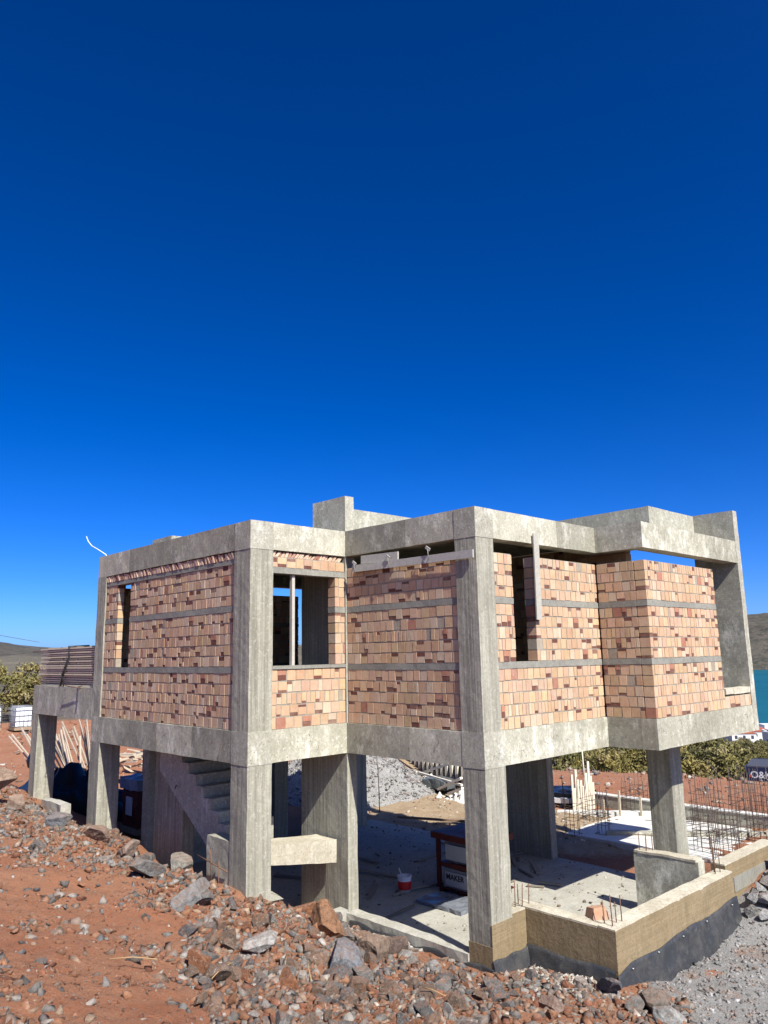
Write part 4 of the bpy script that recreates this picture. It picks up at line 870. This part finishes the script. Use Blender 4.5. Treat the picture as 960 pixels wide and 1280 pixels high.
# ---------------------------------------------------------------- rocks
def chisel(seed,sub=3,planes=9,stretch=(1,1,1),nz=.05,lo=.55,hi=.9):
    rr=random.Random(seed); bm=bmesh.new(); bmesh.ops.create_icosphere(bm,subdivisions=sub,radius=1)
    N=[]
    for _ in range(planes):
        n=Vector((rr.gauss(0,1),rr.gauss(0,1),rr.gauss(0,1))).normalized(); N.append((n,rr.uniform(lo,hi)))
    for v in bm.verts:
        p=v.co.copy()
        for n,d in N:
            e=p.dot(n)-d
            if e>0: p-=n*e
        for n,d in N:
            e=p.dot(n)-d
            if e>0: p-=n*e
        p+=p.normalized()*(noise.fractal(p*2.2+Vector((seed,0,0)),1.,2.,4)*nz)
        v.co=Vector((p.x*stretch[0],p.y*stretch[1],p.z*stretch[2]))
    return bm
rockmesh=[]
rs_=random.Random(4)
for k in range(18):
    bm=chisel(k+10,4,rs_.randint(8,12),(rs_.uniform(.9,1.25),rs_.uniform(.75,1.05),rs_.uniform(.55,.95)),.05,.38,.78)
    me=bpy.data.meshes.new('rock'); bm.to_mesh(me); bm.free(); me.materials.append(M['rock']); rockmesh.append(me)
greymesh=[]
for k in range(8):
    me=rockmesh[k].copy(); me.materials.clear(); me.materials.append(M['rock_grey']); greymesh.append(me)
def rock(me,x,y,s,label,group=None,name='rock',z=None,sink=.42,rot=None,rr=random):
    o=bpy.data.objects.new(name,me); COL.objects.link(o); zz=float(ground_z(x,y)) if z is None else z
    o.location=(x,y,zz+s*(.5-sink)); o.scale=(s,s,s); o.rotation_euler=rot or (rr.uniform(-.6,.6),rr.uniform(-.6,.6),rr.uniform(0,6.3)); tag(o,label,'rock',group); return o
def inpoly(x,y,P):
    c=False; j=len(P)-1
    for i in range(len(P)):
        if (P[i][1]>y)!=(P[j][1]>y) and x<(P[j][0]-P[i][0])*(y-P[i][1])/(P[j][1]-P[i][1])+P[i][0]: c=not c
        j=i
    return c
PA=[(-2.9,3.7),(-2.2,3.2),(-1.5,3.1),(-.9,2.7),(-.75,1.2),(-.45,-.1),(-1.3,-1.3),(-2.6,-1.9),(-5.3,-1.2),(-4.6,.9),(-3.7,2.3)]
PBz=[(-3.3,12.8),(-2.3,12),(-2.2,4),(-3.1,3.4),(-3.9,5.0),(-4.8,8)]
PC=[(-.35,.4),(.1,-.2),(.55,-.9),(.75,-1.7),(1.3,-2.2),(.9,-2.7),(-.4,-2.6),(-2,-1.9),(-1,-.4)]
PD=[(4.92,-1.64),(7.4,-1.62),(9.6,-1.3),(9.6,-2.6),(6.5,-2.9),(5.0,-2.5)]
def footprint(x,y): return (x>-.12 and y>-.05 and x<6.3) or (x>-2.2 and y>3.15) or (x>.8 and y>-1.62 and x<7.4)
r=random.Random(31); RL='angular red and grey quarried rock on the spoil bank in front of the house'; RG='rocks on the red spoil bank'
def scatter(P,n,smin,smax,me,label,group,name='rock',sep=.75,lift=0,pw=2.2):
    xs=[p[0] for p in P]; ys=[p[1] for p in P]; pts=[]; tr_=0
    while len(pts)<n and tr_<n*60:
        tr_+=1; x,y=r.uniform(min(xs),max(xs)),r.uniform(min(ys),max(ys)); s=smin+(smax-smin)*r.random()**pw
        if not inpoly(x,y,P) or footprint(x,y): continue
        if any(math.hypot(x-a,y-b)<(s+c)*sep for a,b,c in pts): continue
        pts.append((x,y,s)); rock(r.choice(me),x,y,s,label,group,name,rr=r,z=(float(ground_z(x,y))+lift*r.random()) if lift else None)
scatter(PA,190,.07,.24,rockmesh,RL,RG,sep=.42,lift=.04,pw=2.2); scatter(PBz,60,.07,.20,rockmesh,RL,RG,sep=.5); scatter(PC,34,.06,.18,rockmesh,RL,RG,sep=.5)
for k in range(15):
    x,y=r.uniform(-6.5,-3.2),r.uniform(-1.5,7); rock(r.choice(rockmesh),x,y,r.uniform(.05,.11),RL,RG,rr=r)
scatter(PD,230,.10,.24,greymesh,'broken pale grey rock in the pile at the end of the low tan wall','grey rocks piled at the low wall end','grey_rock',sep=.38,lift=.16,pw=1.2)
# the named big ones
big=[(-1.50,1.95,.30,(.9,.7,1.25),'tall orange brown boulder leaning before the pale rubble by the wall kerb',(.15,.35,2.1),(.36,.19,.10)),
(-1.35,1.05,.31,(1.1,.9,.75),'round brown boulder right of the tall orange one',(0,.1,.6),(.30,.22,.16)),
(-2.35,.62,.33,(1.2,.8,.7),'largest blue grey boulder with white veins below the orange one',(.1,-.1,1.1),(.25,.26,.27)),
(-.85,1.15,.26,(.7,.7,1.1),'dark brown pointed boulder touching the black membrane strip',(.3,.1,.3),(.22,.16,.13)),
(.52,-1.55,.22,(1.25,.6,.6),'dark blue grey slab of rock by the tan wall corner',(.2,.5,1.2),(.16,.18,.20)),
(.75,-2.05,.27,(1.1,.9,.6),'brown grey flat boulder between the wall corner and the gravel',(.1,.1,.2),(.26,.22,.18)),
(.45,-2.45,.23,(1.,.9,.8),'pale speckled boulder at the bottom edge beside the gravel',(.1,.3,.9),(.45,.45,.42)),
(-.75,-1.55,.20,(1.1,.9,.6),'flat pinkish boulder at the bottom edge of the red soil',(.2,.1,2.),(.34,.24,.19)),
(-2.75,6.05,.28,(1.1,.8,.8),'blocky striped boulder on the bank crest right of the slim left column',(.1,.1,.9),(.36,.27,.22)),
(-2.95,6.9,.30,(1.1,.9,.8),'brown boulder on the crest touching the foot of the left column',(.1,.2,.3),(.33,.23,.17)),
(-3.30,4.35,.36,(1.6,.8,.35),'long flat grey slab of rock lying on the bank below the crest',(.1,.35,.35),(.24,.235,.22)),
(-3.15,3.15,.34,(1.5,.7,.5),'veined grey boulder lying left of the corner column foot',(.1,-.2,.6),(.27,.27,.26)),
(-3.3,8.0,.30,(1.3,.9,.6),'bluish grey boulder with white patch on the left bank',(.1,.1,.3),(.24,.25,.26)),
(-3.45,11.0,.42,(1.1,.8,.8),'large pink tan boulder on top of the rock heap at the left edge',(.2,.1,.7),(.42,.30,.22)),
(-3.25,10.4,.30,(1.,.8,.9),'brown boulder at the foot of the rock heap at the left edge',(.2,.1,1.9),(.34,.25,.19)),
(-4.05,11.0,.32,(1.,.9,.9),'tan boulder left of the pink one on the rock heap',(.2,.1,2.9),(.36,.27,.2)),
(-3.1,1.35,.26,(1.4,.8,.6),'white quartz veined boulder in the middle of the rubble',(.1,.1,.4),(.55,.54,.50)),
(-2.45,4.75,.30,(1.2,.8,.8),'squared lump of grey concrete on the crest left of the corner column',(0,.1,.1),(.33,.31,.26))]
for k,(x,y,s,st,lab,rot,c) in enumerate(big):
    bm=chisel(200+k,5,random.Random(k).randint(8,12),st,.035,.40,.80)
    for v in bm.verts: v.co+=v.co.normalized()*noise.fractal(v.co*7+Vector((k,0,0)),1.,2.,4)*.018
    me=bpy.data.meshes.new('boulder'); bm.to_mesh(me); bm.free()
    ca=me.color_attributes.new('Col','FLOAT_COLOR','POINT'); ca.data.foreach_set('color',np.tile(np.array([*c,1],np.float32),len(me.vertices)))
    me.materials.append(M['chips']); zz=None
    o=rock(me,x,y,s,lab,None,'boulder' if k!=17 else 'concrete_lump',sink=.12 if k not in (13,) else -.9,rot=rot); o['category']='boulder' if k!=17 else 'concrete lump'
r2_=random.Random(9)
def dF(x,y): return 1. if (.3<x<6.2 and .35<y<9) or (1.15<x<4.1 and -1.2<y<.35) else 0
# ---- small stones as uncountable rubble
tem=[]
for k in range(10):
    bm=bmesh.new(); rr=random.Random(k+50)
    for _ in range(11): bm.verts.new((rr.gauss(0,.55),rr.gauss(0,.5),rr.gauss(0,.36)))
    h=bmesh.ops.convex_hull(bm,input=bm.verts); bmesh.ops.delete(bm,geom=[v for v in bm.verts if not v.link_faces],context='VERTS'); bmesh.ops.triangulate(bm,faces=bm.faces); bm.verts.index_update()
    V=np.array([v.co[:] for v in bm.verts]); F=np.array([[v.index for v in f.verts] for f in bm.faces]); bm.free(); tem.append((V,F))
def stones(name,pts,cols,label,cat):
    """pts: rows x, y, z, size"""
    Vs=[];Fs=[];Cs=[]; off=0; n=len(pts); q=RNG.normal(size=(n,3,3))
    for i in range(n):
        V,F=tem[i%10]; a=q[i,0]/np.linalg.norm(q[i,0]); b=np.cross(a,q[i,1]); b/=np.linalg.norm(b); c=np.cross(a,b)
        a2=V@np.stack([a,b,c])*pts[i,3]; a2[:,2]*=.8; Vs.append(a2+pts[i,:3]); Fs.append(F+off); off+=len(V); Cs.append(np.tile(cols[i],(len(F)*3,1)))
    V=np.vstack(Vs);F=np.vstack(Fs);C=np.vstack(Cs)
    me=bpy.data.meshes.new(name); me.vertices.add(len(V)); me.vertices.foreach_set('co',V.ravel()); me.loops.add(F.size); me.loops.foreach_set('vertex_index',F.ravel().astype(np.int32))
    me.polygons.add(len(F)); me.polygons.foreach_set('loop_start',(np.arange(len(F))*3).astype(np.int32)); me.polygons.foreach_set('loop_total',np.full(len(F),3,np.int32)); me.update(calc_edges=True)
    ca=me.color_attributes.new('Col','FLOAT_COLOR','CORNER'); ca.data.foreach_set('color',np.c_[C,np.ones(len(C))].astype(np.float32).ravel()); me.materials.append(M['chips'])
    o=bpy.data.objects.new(name,me); COL.objects.link(o); tag(o,label,cat,kind='stuff'); return o
PAL=np.array([[.21,.20,.18],[.33,.30,.26],[.15,.145,.14],[.32,.155,.085],[.25,.105,.06],[.28,.19,.135],[.52,.48,.42],[.38,.27,.185]])
def cluster(n,x0,x1,y0,y1,dens,smin,smax,pal,prob,pw=3.,zf=None):
    P=[]; 
    while len(P)<n:
        x=RNG.uniform(x0,x1,4000); y=RNG.uniform(y0,y1,4000); d=np.array([dens(a,b) for a,b in zip(x,y)]); k=RNG.uniform(0,1,4000)<d
        P+=list(zip(x[k],y[k]))
    P=np.array(P[:n]); s=smin+(smax-smin)*RNG.uniform(0,1,n)**pw; z=ground_z(P[:,0],P[:,1])
    for i in range(n):
        v=Vector((P[i,0],P[i,1],0)); z[i]+=noise.fractal(v*.9,1.,2.,4)*.07+noise.fractal(v*4.5+Vector((5,5,0)),1.,2.,4)*.035
    if zf: z=np.array([zf(a_,b_) for a_,b_ in P])
    return np.c_[P,z+s*.12,s], pal[RNG.choice(len(pal),n,p=prob)]*RNG.uniform(.7,1.25,(n,1))
def dRed(x,y):
    if footprint(x,y): return 0
    n_=noise.fractal(Vector((x*.8,y*.8,4)),1.,2.,4)
    if inpoly(x,y,PA): return 1.
    if inpoly(x,y,PBz): return .8
    if inpoly(x,y,PC): return .75
    if x*1.2-y*1.1>3.6: return 0
    return max(.05,.16+n_*.9)
a,c=cluster(30000,-8,1.8,-4.5,13,dRed,.010,.10,PAL,[.15,.12,.12,.19,.17,.13,.05,.07],4.2); stones('rubble',a,c,'loose stone chips and rubble strewn over the red soil','rubble')
def dS(x,y): return 0 if footprint(x,y) or x*1.2-y*1.1>3.6 or y>9 else .55+.9*noise.fractal(Vector((x*1.1,y*1.1,9)),1.,2.,3)
a,c=cluster(26000,-8,1.8,-4.5,8,dS,.005,.024,np.array([[.25,.10,.05],[.31,.16,.095],[.20,.08,.04],[.38,.26,.18],[.24,.21,.18]]),[.3,.28,.2,.12,.10],2.); a[:,2]+=0; stones('soil_crumbs',a,c,'crumbs of red soil and grit covering the spoil bank','soil crumbs')
def dGr(x,y):
    if footprint(x,y): return 0
    return 1. if (x*1.2-y*1.1>3.7 and y<-1.6) else 0
PG_=np.array([[.40,.395,.375],[.30,.30,.29],[.48,.47,.45],[.22,.22,.22],[.38,.26,.18]])
a,c=cluster(14000,.5,9,-7,-1.6,dGr,.012,.05,PG_,[.34,.27,.2,.13,.06],2.); stones('gravel',a,c,'grey crushed gravel spread beside the low tan wall','gravel')
def dK(x,y):
    if x<-.12 and y>.4 and y<3.1: return max(0,1-math.hypot((x+.35)/.6,(y-2.15)/.9))
    if -.2<y+0 and x>-.1: return 0
    return max(0,1-math.hypot((x-.45)/.75,(y+.75)/1.)) if x<.8 else 0
a,c=cluster(2600,-1.2,.8,-1.8,3.1,dK,.012,.05,np.array([[.55,.52,.45],[.45,.40,.32],[.62,.60,.55],[.35,.27,.19]]),[.35,.25,.25,.15],2.5); stones('mortar_rubble',a,c,'pale mortar rubble heaped against the kerb and membrane','rubble')
def dH(x,y): return 1. if math.hypot((x-9.5)/5,(y-8)/5)<1 and x>6.6 else 0
a,c=cluster(1500,6.6,15,2,14,dH,.02,.09,np.array([[.5,.45,.37],[.38,.33,.27],[.3,.2,.14]]),[.4,.35,.25],3); stones('site_debris',a,c,'small stones scattered over the earth behind the house','debris')
HZ=heapz(8.9,13.7,3.2,3.6,1.75,2,1.2,.05)
def dHp(x,y): return 1. if math.hypot((x-8.9)/3.1,(y-13.7)/3.5)<.97 else 0
a,c=cluster(6000,5.7,12.1,10,17.4,dHp,.02,.075,np.array([[.36,.35,.33],[.26,.255,.245],[.48,.47,.44],[.18,.18,.175]]),[.35,.3,.2,.15],2.5,HZ); stones('heap_stones',a,c,'grey crushed stones over the large gravel heap','stones')
a,c=cluster(1500,.2,6.3,-1.3,9.2,dF,.006,.045,np.array([[.40,.37,.31],[.28,.22,.16],[.5,.47,.4],[.16,.15,.14]]),[.4,.25,.2,.15],3.5,lambda x,y:ZG+.004); stones('floor_debris',a,c,'grit and chips scattered on the ground floor slab','debris')
def dL(x,y): return 1. if math.hypot(x-4,y-26)<11 or math.hypot(x-19,y-7)<5.5 else 0
a,c=cluster(2200,-6,26,1,36,dL,.03,.16,PAL,[.1,.17,.1,.2,.15,.12,.06,.10],2.5); stones('bank_stones',a,c,'stones over the red earth banks beyond the house','stones')
# dry twigs on the spoil bank
g='dry twigs on the spoil bank'
for k,(x,y,L,an) in enumerate(((-3.3,.55,.5,.9),(-3.1,.35,.6,1.0),(-5.2,.75,.5,2.6),(-4.3,.4,.35,.3),(-2.0,-.7,.3,1.9))):
    z_=float(ground_z(x,y))+.10; dx,dy=math.cos(an)*L/2,math.sin(an)*L/2
    m=MB(); m.tube([(x-dx,y-dy,z_),(x,y+.02,z_+.04),(x+dx,y+dy,z_+.05)],.007,5,(.36,.24,.12)); one('twig',m,'timber','thin dry tan twig lying on the rubble of the spoil bank','twig',g,loc=(x,y,z_))
# ---------------------------------------------------------------- light, sky, camera
w=bpy.data.worlds.new('World'); S.world=w; w.use_nodes=True; nt=w.node_tree; bg=nt.nodes['Background']
sky=nt.nodes.new('ShaderNodeTexSky'); sky.sky_type='NISHITA'; sky.sun_disc=False
sd=Vector((-.20,-.94,1.)).normalized(); el=math.asin(sd.z); sky.sun_elevation=el; sky.sun_rotation=math.atan2(sd.x,sd.y)
sky.altitude=SKY_ALT; sky.air_density=SKY_AIR; sky.dust_density=SKY_DUST; sky.ozone_density=SKY_OZ
gm=nt.nodes.new('ShaderNodeHueSaturation'); gm.inputs['Saturation'].default_value=SKY_SAT; gm.inputs['Hue'].default_value=SKY_HUE
gg=nt.nodes.new('ShaderNodeGamma'); gg.inputs['Gamma'].default_value=SKY_GAM
nt.links.new(sky.outputs[0],gg.inputs[0]); nt.links.new(gg.outputs[0],gm.inputs['Color']); nt.links.new(gm.outputs[0],bg.inputs[0]); bg.inputs[1].default_value=SKY_STR
L=bpy.data.lights.new('sun','SUN'); L.energy=SUN_STR; L.angle=math.radians(.5); L.color=(1,.97,.90); so=bpy.data.objects.new('sun',L); COL.objects.link(so); so.rotation_euler=(-sd).to_track_quat('-Z','Y').to_euler(); so.location=(-5,-20,25)
cd=bpy.data.cameras.new('camera'); co=bpy.data.objects.new('camera',cd); COL.objects.link(co); S.camera=co
cd.sensor_fit='HORIZONTAL'; cd.sensor_width=36; cd.lens=36*949.2325/960; cd.clip_end=12000; cd.clip_start=.1
yaw,pitch,roll=0.808,0.1864,-0.0196
fw=Vector((math.cos(yaw)*math.cos(pitch),math.sin(yaw)*math.cos(pitch),math.sin(pitch))); rt=Vector((math.sin(yaw),-math.cos(yaw),0)); up=rt.cross(fw)
r2=rt*math.cos(roll)+up*math.sin(roll); u2=-rt*math.sin(roll)+up*math.cos(roll)
co.matrix_world=Matrix(((r2.x,u2.x,-fw.x,CAMP[0]),(r2.y,u2.y,-fw.y,CAMP[1]),(r2.z,u2.z,-fw.z,CAMP[2]),(0,0,0,1)))
S.view_settings.view_transform='Standard'; S.view_settings.look='None'; S.view_settings.gamma=1; S.view_settings.exposure=EXPO
S.cycles.max_bounces=6; S.cycles.diffuse_bounces=2
S.render.resolution_x=768; S.render.resolution_y=1024
